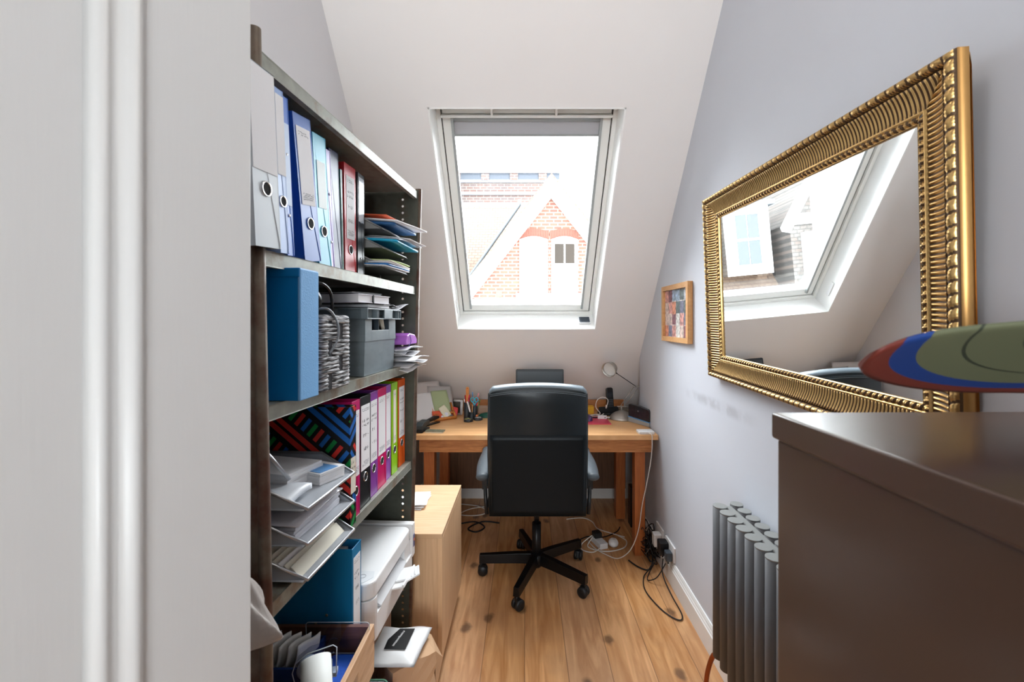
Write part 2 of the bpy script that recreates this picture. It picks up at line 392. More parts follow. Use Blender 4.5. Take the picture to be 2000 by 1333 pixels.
def spline(pts, n=8):
    P = [Vector(p) for p in pts]; out = []
    for i in range(len(P)-1):
        p0 = P[max(i-1, 0)]; p1 = P[i]; p2 = P[i+1]; p3 = P[min(i+2, len(P)-1)]
        for j in range(n):
            t = j/n
            out.append(0.5*((2*p1)+(-p0+p2)*t+(2*p0-5*p1+4*p2-p3)*t*t+(-p0+3*p1-3*p2+p3)*t**3))
    out.append(P[-1]); return out
TR = Matrix.Translation
def RX(a): return Matrix.Rotation(a, 4, 'X')
def RY(a): return Matrix.Rotation(a, 4, 'Y')
def RZ(a): return Matrix.Rotation(a, 4, 'Z')

# ------------------------------------------------------------------ the room
XL, XR, YB, ZC = -0.83, 0.81, 3.54, 3.0
def slope_y(z): return 2.906+0.8262*(1.377-z)
f = MB(); f.box(-2.0, 2.0, -2.3, YB+0.1, -0.08, 0); struct('floor', f, FLOOR, label='worn oak floorboards running towards the desk')
# right wall follows a slight flare behind the desk
wpl = [(XR, -0.3), (XR, 3.07), (0.875, 3.32), (0.90, YB), (1.02, YB), (1.02, -0.3)]
m = MB(); m.prism(wpl, 0, ZC); struct('wall_right', m, PAINT_SIDE, label='pale lilac grey side wall with the gilt mirror')
m = MB(); m.box(XL-0.12, XL, -0.3, YB, 0, ZC); struct('wall_left', m, PAINT_WALL, label='pale grey wall behind the steel shelving')
m = MB(); m.box(XL-0.12, 1.02, YB, YB+0.1, 0, 1.2); struct('wall_back', m, PAINT_WALL)
m = MB(); m.box(XL-0.12, 1.02, -2.0, slope_y(ZC)+0.04, ZC, ZC+0.1); struct('ceiling', m, PAINT_SLOPE)
# wall behind the camera with the doorway, and the hall beyond
m = MB(); m.box(-1.5, -0.66, -0.42, -0.3, 0, ZC); m.box(0.80, 1.5, -0.42, -0.3, 0, ZC); m.box(-0.66, 0.80, -0.42, -0.3, 2.6, ZC)
struct('wall_front', m, PAINT_WALL)
m = MB(); m.box(-1.6, -1.5, -2.1, -0.3, 0, ZC); m.box(1.4, 1.5, -2.1, -0.3, 0, ZC)
m.box(-1.6, 1.5, -2.2, -2.1, 0, 1.0); m.box(-1.6, 1.5, -2.2, -2.1, 2.2, ZC); m.box(-1.6, -0.5, -2.2, -2.1, 1.0, 2.2); m.box(0.5, 1.5, -2.2, -2.1, 1.0, 2.2)
struct('wall_hall', m, PAINT_WALL)
w2 = bpy.data.objects.new('window_added_fill', None); C.objects.link(w2); w2['kind'] = 'structure'; w2['label'] = 'added hall window behind the camera, letting in fill light'  # unseen window, added to let soft fill light in from behind
m = MB()
for (x0, x1, z0, z1) in ((-0.5, 0.5, 1.0, 1.06), (-0.5, 0.5, 2.14, 2.2), (-0.5, -0.44, 1.06, 2.14), (0.44, 0.5, 1.06, 2.14), (-0.03, 0.03, 1.06, 2.14)): m.box(x0, x1, -2.19, -2.13, z0, z1)
m.build('frame', FRAME_WHITE, w2, bevel=0.002)
m = MB(); m.box(-0.44, 0.44, -2.165, -2.160, 1.06, 2.14); m.build('pane', GLASS, w2)
m = MB(); m.box(-1.6, 1.5, -2.2, -0.42, ZC, ZC+0.1); struct('ceiling_hall', m, PAINT_WALL)
# sloping ceiling with the skylight opening
U0, U1, LV = -0.455, 0.475, 1.372
def slope_part():
    b = MB(); TH = 0.24
    vlo = -(1.377-0.42)/0.771; vhi = (ZC-1.377)/0.771+0.02
    ul, uh = XL-0.06, 1.0
    for (a0, a1, b0, b1) in ((ul, U0, vlo, vhi), (U1, uh, vlo, vhi), (U0, U1, vlo, 0), (U0, U1, LV, vhi)):
        b.box(a0, a1, b0, b1, 0, TH, 0, SM)
    return b
struct('ceiling_slope', slope_part(), [PAINT_SLOPE], label='steep sloping ceiling pierced by the roof window')
# reveal lining
m = MB(); t = 0.008
m.box(U0, U0+t, 0, LV, -0.001, 0.2, 0, SM); m.box(U1-t, U1, 0, LV, -0.001, 0.2, 0, SM)
m.box(U0, U1, 0, t, -0.001, 0.2, 0, SM); m.box(U0, U1, LV-t, LV, -0.001, 0.2, 0, SM)
struct('trim_1', m, REVEAL, label='white lining boards of the roof window opening')
# roof window
wn = bpy.data.objects.new('window_1', None); C.objects.link(wn); wn.matrix_world = SM
wn['kind'] = 'structure'; wn['label'] = 'white framed sloping roof window above the desk'
a0, a1, b0, b1 = U0+t, U1-t, t, LV-t
def ring(b, a0, a1, b0, b1, wd, n0, n1, mi=0, wb=None, wt=None):
    wb = wb or wd; wt = wt or wd
    b.box(a0, a0+wd, b0, b1, n0, n1, mi); b.box(a1-wd, a1, b0, b1, n0, n1, mi)
    b.box(a0+wd, a1-wd, b0, b0+wb, n0, n1, mi); b.box(a0+wd, a1-wd, b1-wt, b1, n0, n1, mi)
m = MB(); ring(m, a0, a1, b0, b1, 0.022, 0.15, 0.25); m.build('frame', FRAME_WHITE, wn, bevel=0.002)
m = MB(); ring(m, a0+0.026, a1-0.026, b0+0.026, b1-0.026, 0.046, 0.165, 0.235, wb=0.05); m.build('sash', FRAME_WHITE, wn, bevel=0.003)
m = MB(); m.box(a0+0.022, a0+0.026, b0, b1, 0.17, 0.24); m.box(a1-0.026, a1-0.022, b0, b1, 0.17, 0.24)
m.box(a0, a1, b0+0.022, b0+0.026, 0.17, 0.24); m.build('seal', BLACK_PL, wn)
m = MB(); m.box(a0+0.06, a1-0.06, b0+0.06, b1-0.06, 0.208, 0.214); m.build('pane', GLASS, wn)
for sx in (a0+0.070, a1-0.084):
    m = MB(); m.box(sx, sx+0.014, b0+0.05, b1-0.06, 0.150, 0.185); m.build('blind_track', FRAME_GREY, wn, bevel=0.001)
# ventilation flap bar
m = MB(); m.box(a0+0.028, a1-0.028, b1-0.070, b1-0.058, 0.118, 0.165); m.box(a0+0.028, a1-0.028, b1-0.03, b1-0.022, 0.125, 0.165)
m.box(a0+0.035, a1-0.035, b1-0.055, b1-0.035, 0.140, 0.165)
for q in (0.31, 0.66): m.box(a0+(a1-a0)*q-0.006, a0+(a1-a0)*q+0.006, b1-0.062, b1-0.022, 0.112, 0.14)
m.build('vent_bar', FRAME_WHITE, wn, bevel=0.002)
m = MB(); m.tube([(a0+0.07, b1-0.085, 0.165), (a1-0.07, b1-0.085, 0.165)], 0.014, 12)
bl = thing('roller_blind', 'pale grey roller blind pulled down slightly at the top of the roof window', 'blind'); bl.matrix_world = SM
m.build('roller', FRAME_GREY, bl)
m = MB(); m.box(a0+0.076, a1-0.076, b1-0.165, b1-0.08, 0.168, 0.170); m.build('cloth', mat('blind_cloth', srgb(188, 188, 192), 0.8), bl)
m = MB(); m.box(a0+0.076, a1-0.076, b1-0.172, b1-0.162, 0.164, 0.176); m.build('bottom_bar', FRAME_GREY, bl)
# window keypad on the sill
kp = thing('solar_keypad', 'small grey solar keypad on the right end of the roof window sill', 'keypad', SM @ Vector((0.405, 0.009, 0.085)))
kp.rotation_euler = (R(39.6), 0, 0)
m = MB(); m.prism(rounded_rect(0.084, 0.072, 0.008), 0, 0.010); m.build('body', WHITE_PL, kp, bevel=0.002)
m = MB(); m.prism(rounded_rect(0.070, 0.058, 0.004), 0.010, 0.0108); m.build('screen', mat('solar_cell', srgb(58, 66, 76), 0.2), kp)
m = MB(); m.box(-0.035, 0.035, -0.0235, -0.0225, 0.0108, 0.0114); m.build('divider', SILVER, kp)
# hinge catch on the left reveal
m = MB(); m.box(U0+t, U0+t+0.006, 0.10, 0.20, 0.05, 0.075, 0, SM); tag(m.build('reveal_catch', WHITE_PL, bevel=0.002), 'small white catch plate on the left reveal of the roof window', 'catch')

# skirting
def skirt_profile(h=0.125):
    return [(0, 0), (0.018, 0), (0.018, h*0.72), (0.014, h*0.76), (0.014, h*0.80), (0.010, h*0.86), (0.010, h*0.90), (0.005, h), (0, h)]
def skirt(name, p0, p1, nrm):
    b = MB(); d = (Vector(p1)-Vector(p0)); L_ = d.length; d.normalize(); nrm = Vector(nrm)
    T = Matrix(((nrm.x, 0, d.x, p0[0]), (nrm.y, 0, d.y, p0[1]), (nrm.z, 1, d.z, p0[2]), (0, 0, 0, 1)))
    b.prism(skirt_profile(), 0, L_, 0, T)
    return struct(name, b, GLOSS_WHITE)
skirt('baseboard_right', (XR, -0.3, 0), (XR, 3.07, 0), (-1, 0, 0))
skirt('baseboard_back', (XL, YB, 0), (0.9, YB, 0), (0, -1, 0))
skirt('baseboard_left', (XL, -0.3, 0), (XL, YB, 0), (1, 0, 0))

# open door leaf at the left
DA = R(20)
dd = bpy.data.objects.new('door_1', None); C.objects.link(dd); dd['kind'] = 'structure'; dd['label'] = 'off white panelled door standing open at the left'
dd.location = (-0.346, 0.55, 0.0); dd.rotation_euler = (0, 0, -DA)   # local -y runs back along the leaf, +x faces the room
# local: edge at y=0, leaf towards -y, face at x=0, thickness -x
def stile(y0, y1, z0, z1):
    m = MB(); m.box(-0.040, 0, y0, y1, z0, z1); return m
m = MB(); m.box(-0.040, 0, -0.119, 0, 0.01, 2.05); m.box(-0.040, 0, -0.76, -0.64, 0.01, 2.05)
for z0, z1 in ((0.01, 0.22), (0.86, 0.98), (1.93, 2.05)):
    if z0 == 0.86: continue
    m.box(-0.040, 0, -0.64, -0.119, z0, z1)
m.build('leaf_frame', DOOR_PAINT, dd, bevel=0.0015)
m = MB(); m.box(-0.028, -0.012, -0.64, -0.119, 0.22, 1.93); m.build('panel', DOOR_PAINT, dd)
m = MB()
mp_ = [(0.000, -0.012), (0.000, 0.0035), (0.004, 0.006), (0.009, 0.005), (0.012, 0.000), (0.018, -0.004), (0.024, -0.002), (0.028, 0.001), (0.033, -0.002), (0.040, -0.012)]
vs = []; n_ = len(mp_)
T = Matrix(((0, 1, 0, 0), (-1, 0, 0, -0.119), (0, 0, 1, 0), (0, 0, 0, 1)))
m.prism(mp_, 0.22, 1.93, 0, T, True)
T2 = Matrix(((0, 1, 0, 0), (1, 0, 0, -0.64), (0, 0, 1, 0), (0, 0, 0, 1)))
m.prism(mp_, 0.22, 1.93, 0, T2, True)
m.build('moulding', DOOR_PAINT, dd)
# handle sits low and out of frame on this leaf; none is visible in the photograph so it is not built
# unseen ceiling lamps, added to brighten the near part of the room
for nm, p, lab in (('added_fill_lamp', (0.0, 0.62, 2.74), 'added round opal fill lamp inside the small study, out of view'), ('added_fill_lamp', (0.0, -1.1, 2.5), 'added round opal fill lamp out in the hall, out of view')):
    l = thing(nm, lab, 'lamp', p)
    m = MB(); m.tube([(0, 0, 0.15), (0, 0, ZC-p[2])], 0.004, 8); m.lathe([(0.05, ZC-p[2]-0.03), (0.05, ZC-p[2])], 20); m.build('cord', WHITE_PL, l)
    m = MB(); m.lathe([(0.15*math.sin(a*PI/16), 0.15*math.cos(a*PI/16)) for a in range(1, 16)], 28)
    m.build('globe', mat('fill_lamp_globe', (1.0, 0.95, 0.89), 0.5, emit=FILL_LAMP_W), l)
# (each added lamp is a plain glowing globe on a cord)

# ------------------------------------------------------------------ steel shelving
def FP(y, z=0.9): # X of the shelving's front plane
    a = -0.478+(y-0.847)*0.0525
    return a+(z-0.9)*0.022*max(0, min(1, (y-0.8)/0.87))-(z-0.9)*0.005*(1-max(0, min(1, (y-0.8)/0.87)))
SRZ = R(-3.0)
sh = thing('steel_shelving', 'tall worn grey steel shelving unit with rusty posts along the left wall', 'shelving')
XB = -0.815
Y0, Y1 = 0.80, 1.665
levels = [1.932, 1.567, 1.275, 0.90, 0.505, 0.06]
for z in levels:
    m = MB(); xa, xb = FP(Y0, z), FP(Y1, z)
    T = None
    poly = [(xa, Y0), (xb, Y1), (XB, Y1), (XB, Y0)]
    m.prism(poly, z-0.003, z)
    # folded front lip, made with thickness and a lower return
    lp = [(xa, Y0), (xb, Y1), (xb-0.003, Y1), (xa-0.003, Y0)]; m.prism(lp, z-0.028, z)
    lp = [(xa, Y0), (xb, Y1), (xb-0.016, Y1), (xa-0.016, Y0)]; m.prism(lp, z-0.028, z-0.026)
    lp = [(XB, Y0), (XB, Y1), (XB+0.003, Y1), (XB+0.003, Y0)]; m.prism(lp, z-0.028, z)
    m.build('shelf', STEEL, sh, bevel=0.0012)
def bar(m, p0, p1, sx0, sx1, sy0, sy1, mi=0):
    x0, y0, z0 = p0; x1, y1, z1 = p1
    vs = [(x0+sx0, y0+sy0, z0), (x0+sx1, y0+sy0, z0), (x0+sx1, y0+sy1, z0), (x0+sx0, y0+sy1, z0),
          (x1+sx0, y1+sy0, z1), (x1+sx1, y1+sy0, z1), (x1+sx1, y1+sy1, z1), (x1+sx0, y1+sy1, z1)]
    m.add(vs, [(0, 3, 2, 1), (4, 5, 6, 7), (0, 1, 5, 4), (1, 2, 6, 5), (2, 3, 7, 6), (3, 0, 4, 7)], mi)
# near front post: rounded nose plus flange
m = MB()
npb, npt = (-0.457, 0.79, 0), (-0.487, 0.79, 1.968)
m.tube([(npb[0]-0.006, 0.791, 0), (npb[0]-0.013, 0.791, 0.9), (npt[0]-0.004, 0.791, 1.968)], 0.0105, 14)
bar(m, npb, npt, -0.030, -0.004, -0.003, 0.006)
m.build('post', STEEL_R, sh)
m = MB()
xf0, xf1 = FP(Y1, 0.0)+0.002, FP(Y1, 1.945)+0.004
m.tube([(xf0, 1.683, 0), (xf1, 1.683, 1.945)], 0.010, 14); bar(m, (xf0, 1.67, 0), (xf1, 1.67, 1.945), -0.012, 0.006, 0.004, 0.02)
m.build('post', STEEL_R, sh)
m = MB(); m.box(XB-0.006, XB+0.02, 0.785, 0.80, 0, 1.96); m.build('post', STEEL_D, sh)
m = MB(); m.box(XB-0.006, XB+0.02, 1.668, 1.685, 0, 1.94); m.build('post', STEEL_D, sh)
# near end panel and far end panel with punched holes
m = MB(); bar(m, (-0.478, 0.797, 0), (-0.505, 0.797, 1.95), -0.31, 0.0, -0.002, 0.001); m.build('end_panel', STEEL_D, sh)
def holed_strip(m, x0, x1, y, z0, z1, pitch, r):
    xc = (x0+x1)/2; z = z0; n8 = 12
    while z+pitch <= z1+1e-6:
        zc = z+pitch/2
        hole = [(xc+r*math.cos(2*PI*k/n8), y, zc+r*math.sin(2*PI*k/n8)) for k in range(n8)]
        out = []
        for k in range(n8):
            a = 2*PI*k/n8; c, s_ = math.cos(a), math.sin(a); q = max(abs(c)/((x1-x0)/2), abs(s_)/(pitch/2))
            out.append((xc+c/q, y, zc+s_/q))
        crn = [(x1, y, zc+pitch/2), (x0, y, zc+pitch/2), (x0, y, zc-pitch/2), (x1, y, zc-pitch/2)]
        vs = hole+out+crn; fs = [(k, (k+1) % n8, n8+(k+1) % n8, n8+k) for k in range(n8)]
        # corner triangles
        cidx = {0: 24, 1: 25, 2: 26, 3: 27}
        for ci in range(4):
            ca = math.atan2(crn[ci][2]-zc, crn[ci][0]-xc) % (2*PI)
            k = int(ca/(2*PI/n8)); fs.append((n8+k, n8+(k+1) % n8, 24+ci))
        m.add(vs, fs); z += pitch
m = MB(); ye = 1.672
xh = FP(Y1, 1.0)-0.036
m.add([(XB, ye, 0), (xh-0.012, ye, 0), (xh-0.012, ye, 1.94), (XB, ye, 1.94)], [(0, 1, 2, 3)])
m.add([(xh+0.012, ye, 0), (xf0, ye, 0), (xf1, ye, 1.94), (xh+0.012, ye, 1.94)], [(0, 1, 2, 3)])
holed_strip(m, xh-0.012, xh+0.012, ye, 0.01, 1.94, 0.0254, 0.0046)
m.add([(xh-0.012, ye, 0.01+75*0.0254), (xh+0.012, ye, 0.01+75*0.0254), (xh+0.012, ye, 1.94), (xh-0.012, ye, 1.94)], [(0, 1, 2, 3)])
m.build('end_panel', STEEL_D, sh, thick=0.0012)
# back brace
m = MB(); m.box(XB-0.004, XB-0.002, Y0, Y1, 0.05, 1.93); m.build('back_panel', STEEL_D, sh)

# ------------------------------------------------------------------ files and binders
def scrib(m, y0, y1, zc, h, rows, mi, x=0.0012, seed=0, dens=1.0):
    rnd = random.Random(seed)
    for k in range(rows):
        z = zc+h*(0.5-(k+0.5)/rows)*1.0
        y = y0
        lh = h/rows*0.55
        while y < y1-0.001:
            w_ = rnd.uniform(0.0022, 0.006)
            if rnd.random() < 0.78*dens:
                a = rnd.uniform(-0.5, 0.5)*lh; b_ = rnd.uniform(-0.5, 0.5)*lh; tt = 0.0007
                ye_ = min(y+w_, y1)
                m.add([(x, y, z+a-tt), (x, ye_, z+b_-tt), (x, ye_, z+b_+tt), (x, y, z+a+tt)], [(0, 1, 2, 3)], mi)
                if rnd.random() < 0.6:
                    m.add([(x, y, z-lh*0.5), (x, y+0.0012, z-lh*0.5), (x, y+0.0022, z+lh*0.6), (x, y+0.001, z+lh*0.6)], [(0, 1, 2, 3)], mi)
            y += w_+0.0006
def binder(name, label, y, z, t, h, depth, col, setx=None, lean=0.0, lab=None, ring_z=0.085, dark=None, group=None, cat='binder', rz=SRZ, ring=True, rough=0.38, rivets=False, pocket=None, seed=1, tip=0.0):
    x = FP(y, z) if setx is None else setx
    o = thing(name, label, cat, (x, y, z), rz, group)
    o.rotation_euler = Matrix.Rotation(rz, 3, 'Z').to_euler()
    o.rotation_euler = (Matrix.Rotation(rz, 3, 'Z') @ Matrix.Rotation(lean, 3, 'X') @ Matrix.Rotation(tip, 3, 'Y')).to_euler()
    cm = mat('cover_%d_%d_%d' % col, srgb(*col), rough)
    ct = 0.0028
    m = MB(); m.box(-depth, 0, 0, ct, 0, h); m.box(-depth, 0, t-ct, t, 0, h)
    m.box(-ct, 0, 0, t, 0, h)
    m.build('cover', cm, o, bevel=0.0012)
    m = MB(); m.box(-depth+0.02, -0.035, ct+0.001, t-ct-0.001, 0.006, h-0.018); m.build('papers', PAPER3, o)
    if lab:
        z0, z1, wf = lab[:3]; lm = lab[3] if len(lab) > 3 else PAPER
        lw = t*wf/2; m = MB(); m.box(0.0002, 0.0009, t/2-lw, t/2+lw, z0, z1, 0)
        yy0, yy1 = t/2-lw*0.75, t/2+lw*0.75
        st = lab[4] if len(lab) > 4 else 0
        if st:
            scrib(m, yy0, yy1, z1-0.014, 0.010, 2, 2, seed=seed)
            if st > 1: 
                scrib(m, yy0, yy1, z1-0.052, 0.026, 2, 1, seed=seed+1)
                scrib(m, yy0+0.004, yy1-0.004, z1-0.088, 0.016, 1, 1, seed=seed+2)
                scrib(m, yy0+0.004, yy1-0.002, z1-0.128, 0.018, 1, 1, seed=seed+3)
            scrib(m, yy0, yy1, z0+0.018, 0.016, 4, 2, seed=seed+4)
        m.build('spine_label', [lm, INK, INKL], o)
    if ring:
        yc = t/2; rr = min(0.0125, t*0.36)
        m = MB(); m.tube([(0.0006, yc+rr*math.cos(a*PI/12), ring_z+rr*math.sin(a*PI/12)) for a in range(24)], 0.0016, 6, closed=True)
        rg = m.build('finger_ring', CHROME, o)
        m = MB(); m.prism([(rr*math.cos(a*PI/10), rr*math.sin(a*PI/10)) for a in range(20)], 0, 0.0006, 0, TR((0.0003, yc, ring_z)) @ RY(PI/2))
        m.build('finger_hole', HOLE, rg)
    if rivets:
        for zz in rivets:
            m = MB(); m.lathe([(0.0035, 0), (0.003, 0.0012), (0.0005, 0.0018)], 10, 0, TR((0, t/2, zz)) @ RY(PI/2)); m.build('rivet', CHROME, o)
    if pocket:
        m = MB(); m.box(0.0002, 0.0012, t*0.12, t*0.88, pocket[0], pocket[1]); m.build('label_pocket', mat('clear_pocket', srgb(198, 206, 214), 0.15), o)
    return o
G1 = 'lever arch files and ring binders on the second shelf down'
z2 = 1.567
binder('lever_arch_file', 'pale grey lever arch file at the near end of the upper shelf, torn white label', 0.757, z2, 0.072, 0.318, 0.285, (196, 204, 210), -0.468, R(4), (0.135, 0.315, 0.95, PAPER, 0), 0.105, group=G1)
binder('lever_arch_file', 'slim pale blue file with white label, next to the grey one on the upper shelf', 0.838, z2, 0.028, 0.312, 0.285, (150, 176, 222), -0.470, R(4), (0.15, 0.30, 0.9, PAPER), 0.10, group=G1)
binder('ring_binder', 'thin bright blue ring binder with silver rivets on the upper shelf', 0.870, z2, 0.024, 0.312, 0.27, (60, 110, 200), -0.474, R(4.5), (0.10, 0.26, 0.8, mat('pale_blue_sheet', srgb(196, 214, 240), 0.5)), ring=False, rivets=(0.08, 0.20), group=G1)
binder('lever_arch_file', 'royal blue lever arch file with long white torn label on the upper shelf', 0.965, z2, 0.070, 0.316, 0.285, (40, 92, 176), -0.487, R(9), (0.125, 0.29, 0.78, PAPER, 1), 0.085, group=G1, seed=5)
binder('lever_arch_file', 'turquoise lever arch file with pale spine label on the upper shelf', 1.043, z2, 0.060, 0.312, 0.285, (40, 168, 196), -0.492, R(6), (0.14, 0.25, 0.62, mat('pale_sticker', srgb(206, 216, 214), 0.5), 0), 0.085, group=G1)
binder('ring_binder', 'thin lilac ring binder with two silver rivets beside the turquoise file', 1.108, z2, 0.024, 0.300, 0.27, (128, 104, 178), -0.495, R(5), None, ring=False, rivets=(0.07, 0.19), group=G1)
binder('ring_binder', 'navy blue ring binder leaning beside the red file on the upper shelf', 1.140, z2, 0.050, 0.316, 0.27, (26, 34, 78), -0.503, R(4), None, ring=False, group=G1)
binder('document_folder', 'thin dark green folder squeezed between navy binder and red file', 1.200, z2, 0.010, 0.285, 0.25, (30, 92, 84), -0.503, R(2.5), None, ring=False, group=G1, cat='folder')
binder('lever_arch_file', 'bright red lever arch file with typed white label on the upper shelf', 1.232, z2, 0.072, 0.318, 0.285, (198, 44, 52), -0.508, R(1.5), (0.105, 0.285, 0.72, PAPER, 2), 0.075, group=G1, seed=9)
binder('ring_binder', 'black ring binder with clear spine pocket at the far end of the upper shelf files', 1.308, z2, 0.046, 0.318, 0.27, (48, 54, 58), -0.502, 0, None, ring=False, rivets=(0.06, 0.17), pocket=(0.17, 0.305), group=G1)
m_l = MB(); 
G2 = 'lever arch files on the middle shelf'
z4 = 0.90
b_ = binder('lever_arch_file', 'magenta lever arch file partly hidden behind the patterned file', 1.165, z4, 0.05, 0.318, 0.285, (196, 20, 104), -0.463, 0, (0.11, 0.29, 0.8, PAPER, 1), 0.07, group=G2)
binder('lever_arch_file', 'black lever arch file with handwritten label on the middle shelf', 1.232, z4, 0.075, 0.318, 0.285, (22, 23, 27), -0.467, 0, (0.105, 0.292, 0.80, PAPER, 2), 0.082, group=G2, seed=20)
binder('lever_arch_file', 'purple lever arch file standing next to the black file on the middle shelf', 1.310, z4, 0.062, 0.318, 0.285, (140, 66, 160), -0.467, 0, (0.105, 0.292, 0.80, PAPER, 2), 0.082, group=G2, seed=30)
binder('lever_arch_file', 'magenta lever arch file in clear view between two purple files', 1.376, z4, 0.075, 0.318, 0.285, (206, 14, 98), -0.466, 0, (0.105, 0.292, 0.80, PAPER, 1), 0.082, group=G2, seed=40)
binder('lever_arch_file', 'slim purple lever arch file standing beside the lime green file', 1.453, z4, 0.052, 0.318, 0.285, (150, 84, 176), -0.466, 0, (0.105, 0.292, 0.80, PAPER, 1), 0.082, group=G2, seed=50)
binder('lever_arch_file', 'lime green lever arch file on the middle shelf', 1.510, z4, 0.058, 0.318, 0.285, (152, 208, 28), -0.462, 0, (0.105, 0.292, 0.45, PAPER2, 1), 0.082, group=G2, seed=60)
binder('lever_arch_file', 'orange lever arch file with handwritten label at the far end of the middle shelf', 1.590, z4, 0.072, 0.318, 0.285, (232, 96, 16), -0.462, 0, (0.105, 0.292, 0.80, PAPER, 2), 0.082, group=G2, seed=70)
z5 = 0.505
bb = binder('ring_binder', 'wide turquoise blue ring binder on the fourth shelf, standing behind the wooden crate', 1.165, z5, 0.055, 0.318, 0.29, (22, 122, 170), -0.462, 0, (0.02, 0.29, 0.75, PAPER, 2), ring=False, group=None, seed=80)
for q in ((-0.07, 0.14), (-0.10, 0.115), (-0.10, 0.05)):
    m = MB(); m.lathe([(0.004, 0), (0.003, 0.001), (0.0005, 0.0015)], 10, 0, TR((q[0], 0, q[1])) @ RX(PI/2)); m.build('rivet', mat('brass_rivet', (0.5, 0.42, 0.3), 0.3, metal=1), bb)

# patterned file: stripes are geometry of the print on its side
def pattern_mat():
    m = bpy.data.materials.new('woven_stripe_print'); nt, N, L, b = nodes_of(m)
    tc = N.new('ShaderNodeTexCoord'); sep = N.new('ShaderNodeSeparateXYZ'); L.new(tc.outputs['Object'], sep.inputs[0])
    def mth(op, a, bv=None):
        n = N.new('ShaderNodeMath'); n.operation = op
        for i, v in enumerate((a, bv)):
            if v is None: continue
            if isinstance(v, (int, float)): n.inputs[i].default_value = v
            else: L.new(v, n.inputs[i])
        return n.outputs[0]
    xx = mth('SUBTRACT', sep.outputs[0], sep.outputs[1])
    zz = sep.outputs[2]
    u = mth('ADD', mth('MULTIPLY', xx, 0.64), mth('MULTIPLY', zz, 0.77))      # across the long stripes
    v = mth('SUBTRACT', mth('MULTIPLY', xx, 0.77), mth('MULTIPLY', zz, 0.64)) # along them
    per = 0.098
    fu = mth('FRACT', mth('DIVIDE', mth('ADD', u, 1.018), per))
    band = mth('FLOOR', mth('DIVIDE', mth('ADD', u, 1.018), per))
    def rng(val, a, c): return mth('MULTIPLY', mth('GREATER_THAN', val, a), mth('LESS_THAN', val, c))
    dbl = mth('MAXIMUM', rng(fu, 0.05, 0.19), rng(fu, 0.27, 0.41))
    blk = rng(fu, 0.52, 0.90)
    fv = mth('FRACT', mth('DIVIDE', mth('ADD', v, 1.0), 0.0215)); bi = mth('FLOOR', mth('DIVIDE', mth('ADD', v, 1.0), 0.0215))
    dash = mth('MULTIPLY', blk, rng(fv, 0.18, 0.70))
    def ramp(val, cols):
        r = N.new('ShaderNodeValToRGB'); r.color_ramp.interpolation = 'CONSTANT'
        el = r.color_ramp.elements; el[0].position = 0; el[0].color = (*cols[0], 1); el[1].position = 1/3; el[1].color = (*cols[1], 1)
        e = el.new(2/3); e.color = (*cols[2], 1); L.new(val, r.inputs[0]); return r.outputs[0]
    RD, GR, BL = srgb(216, 56, 48), srgb(20, 140, 66), srgb(32, 104, 186)
    c1 = ramp(mth('FRACT', mth('DIVIDE', mth('ADD', band, 0.5), 3)), (BL, GR, RD)); c2 = ramp(mth('FRACT', mth('DIVIDE', mth('ADD', bi, 0.5), 3)), (RD, BL, GR))
    a = N.new('ShaderNodeMix'); a.data_type = 'RGBA'; L.new(dbl, a.inputs[0]); a.inputs[6].default_value = (0.008, 0.008, 0.01, 1); L.new(c1, a.inputs[7])
    a2 = N.new('ShaderNodeMix'); a2.data_type = 'RGBA'; L.new(dash, a2.inputs[0]); L.new(a.outputs[2], a2.inputs[6]); L.new(c2, a2.inputs[7])
    L.new(a2.outputs[2], b.inputs['Base Color']); b.inputs['Roughness'].default_value = 0.35
    MT['woven_stripe_print'] = m; return m
PAT = pattern_mat()
pf = thing('magazine_file', 'black file printed with red, green and blue woven stripes on the middle shelf', 'file', (-0.452, 1.125, z4), SRZ)
m = MB(); m.box(-0.30, 0, 0, 0.003, 0, 0.312); m.box(-0.30, 0, 0.033, 0.036, 0, 0.312); m.box(-0.003, 0, 0, 0.036, 0, 0.312); m.build('cover', PAT, pf, bevel=0.001)
m = MB(); m.box(-0.28, -0.02, 0.005, 0.031, 0.005, 0.295); m.build('papers', PAPER3, pf)
m = MB(); m.box(0.0003, 0.001, 0.004, 0.032, 0.085, 0.178); scrib(m, 0.006, 0.03, 0.15, 0.045, 3, 1, x=0.0013, seed=4); m.build('spine_label', [PAPER2, INK], pf)

# blue box file
bx = thing('box_file', 'large bright blue box file at the near end of the third shelf', 'box file', (-0.446, 0.866, 1.276), SRZ)
BLU = mat('blue_card_dark', srgb(0, 122, 196), 0.45, bump=0.05); BLU2 = mat('blue_cloth_spine', srgb(122, 182, 236), 0.7, bump=0.3, bscale=300)
m = MB(); m.box(-0.335, -0.006, 0.004, 0.064, 0.0, 0.250); m.build('body', BLU, bx, bevel=0.002)
m = MB(); m.box(-0.340, -0.002, 0.0, 0.0035, 0.0, 0.248); m.box(-0.340, -0.002, 0.0645, 0.068, 0.0, 0.262); m.build('side_board', BLU, bx, bevel=0.001)
m = MB(); m.box(-0.335, -0.001, -0.002, 0.070, 0.246, 0.266); m.build('lid_rim', BLU, bx, bevel=0.003)
m = MB(); m.box(-0.006, 0.0, -0.001, 0.069, 0.0, 0.264); m.build('spine', BLU2, bx, bevel=0.002)

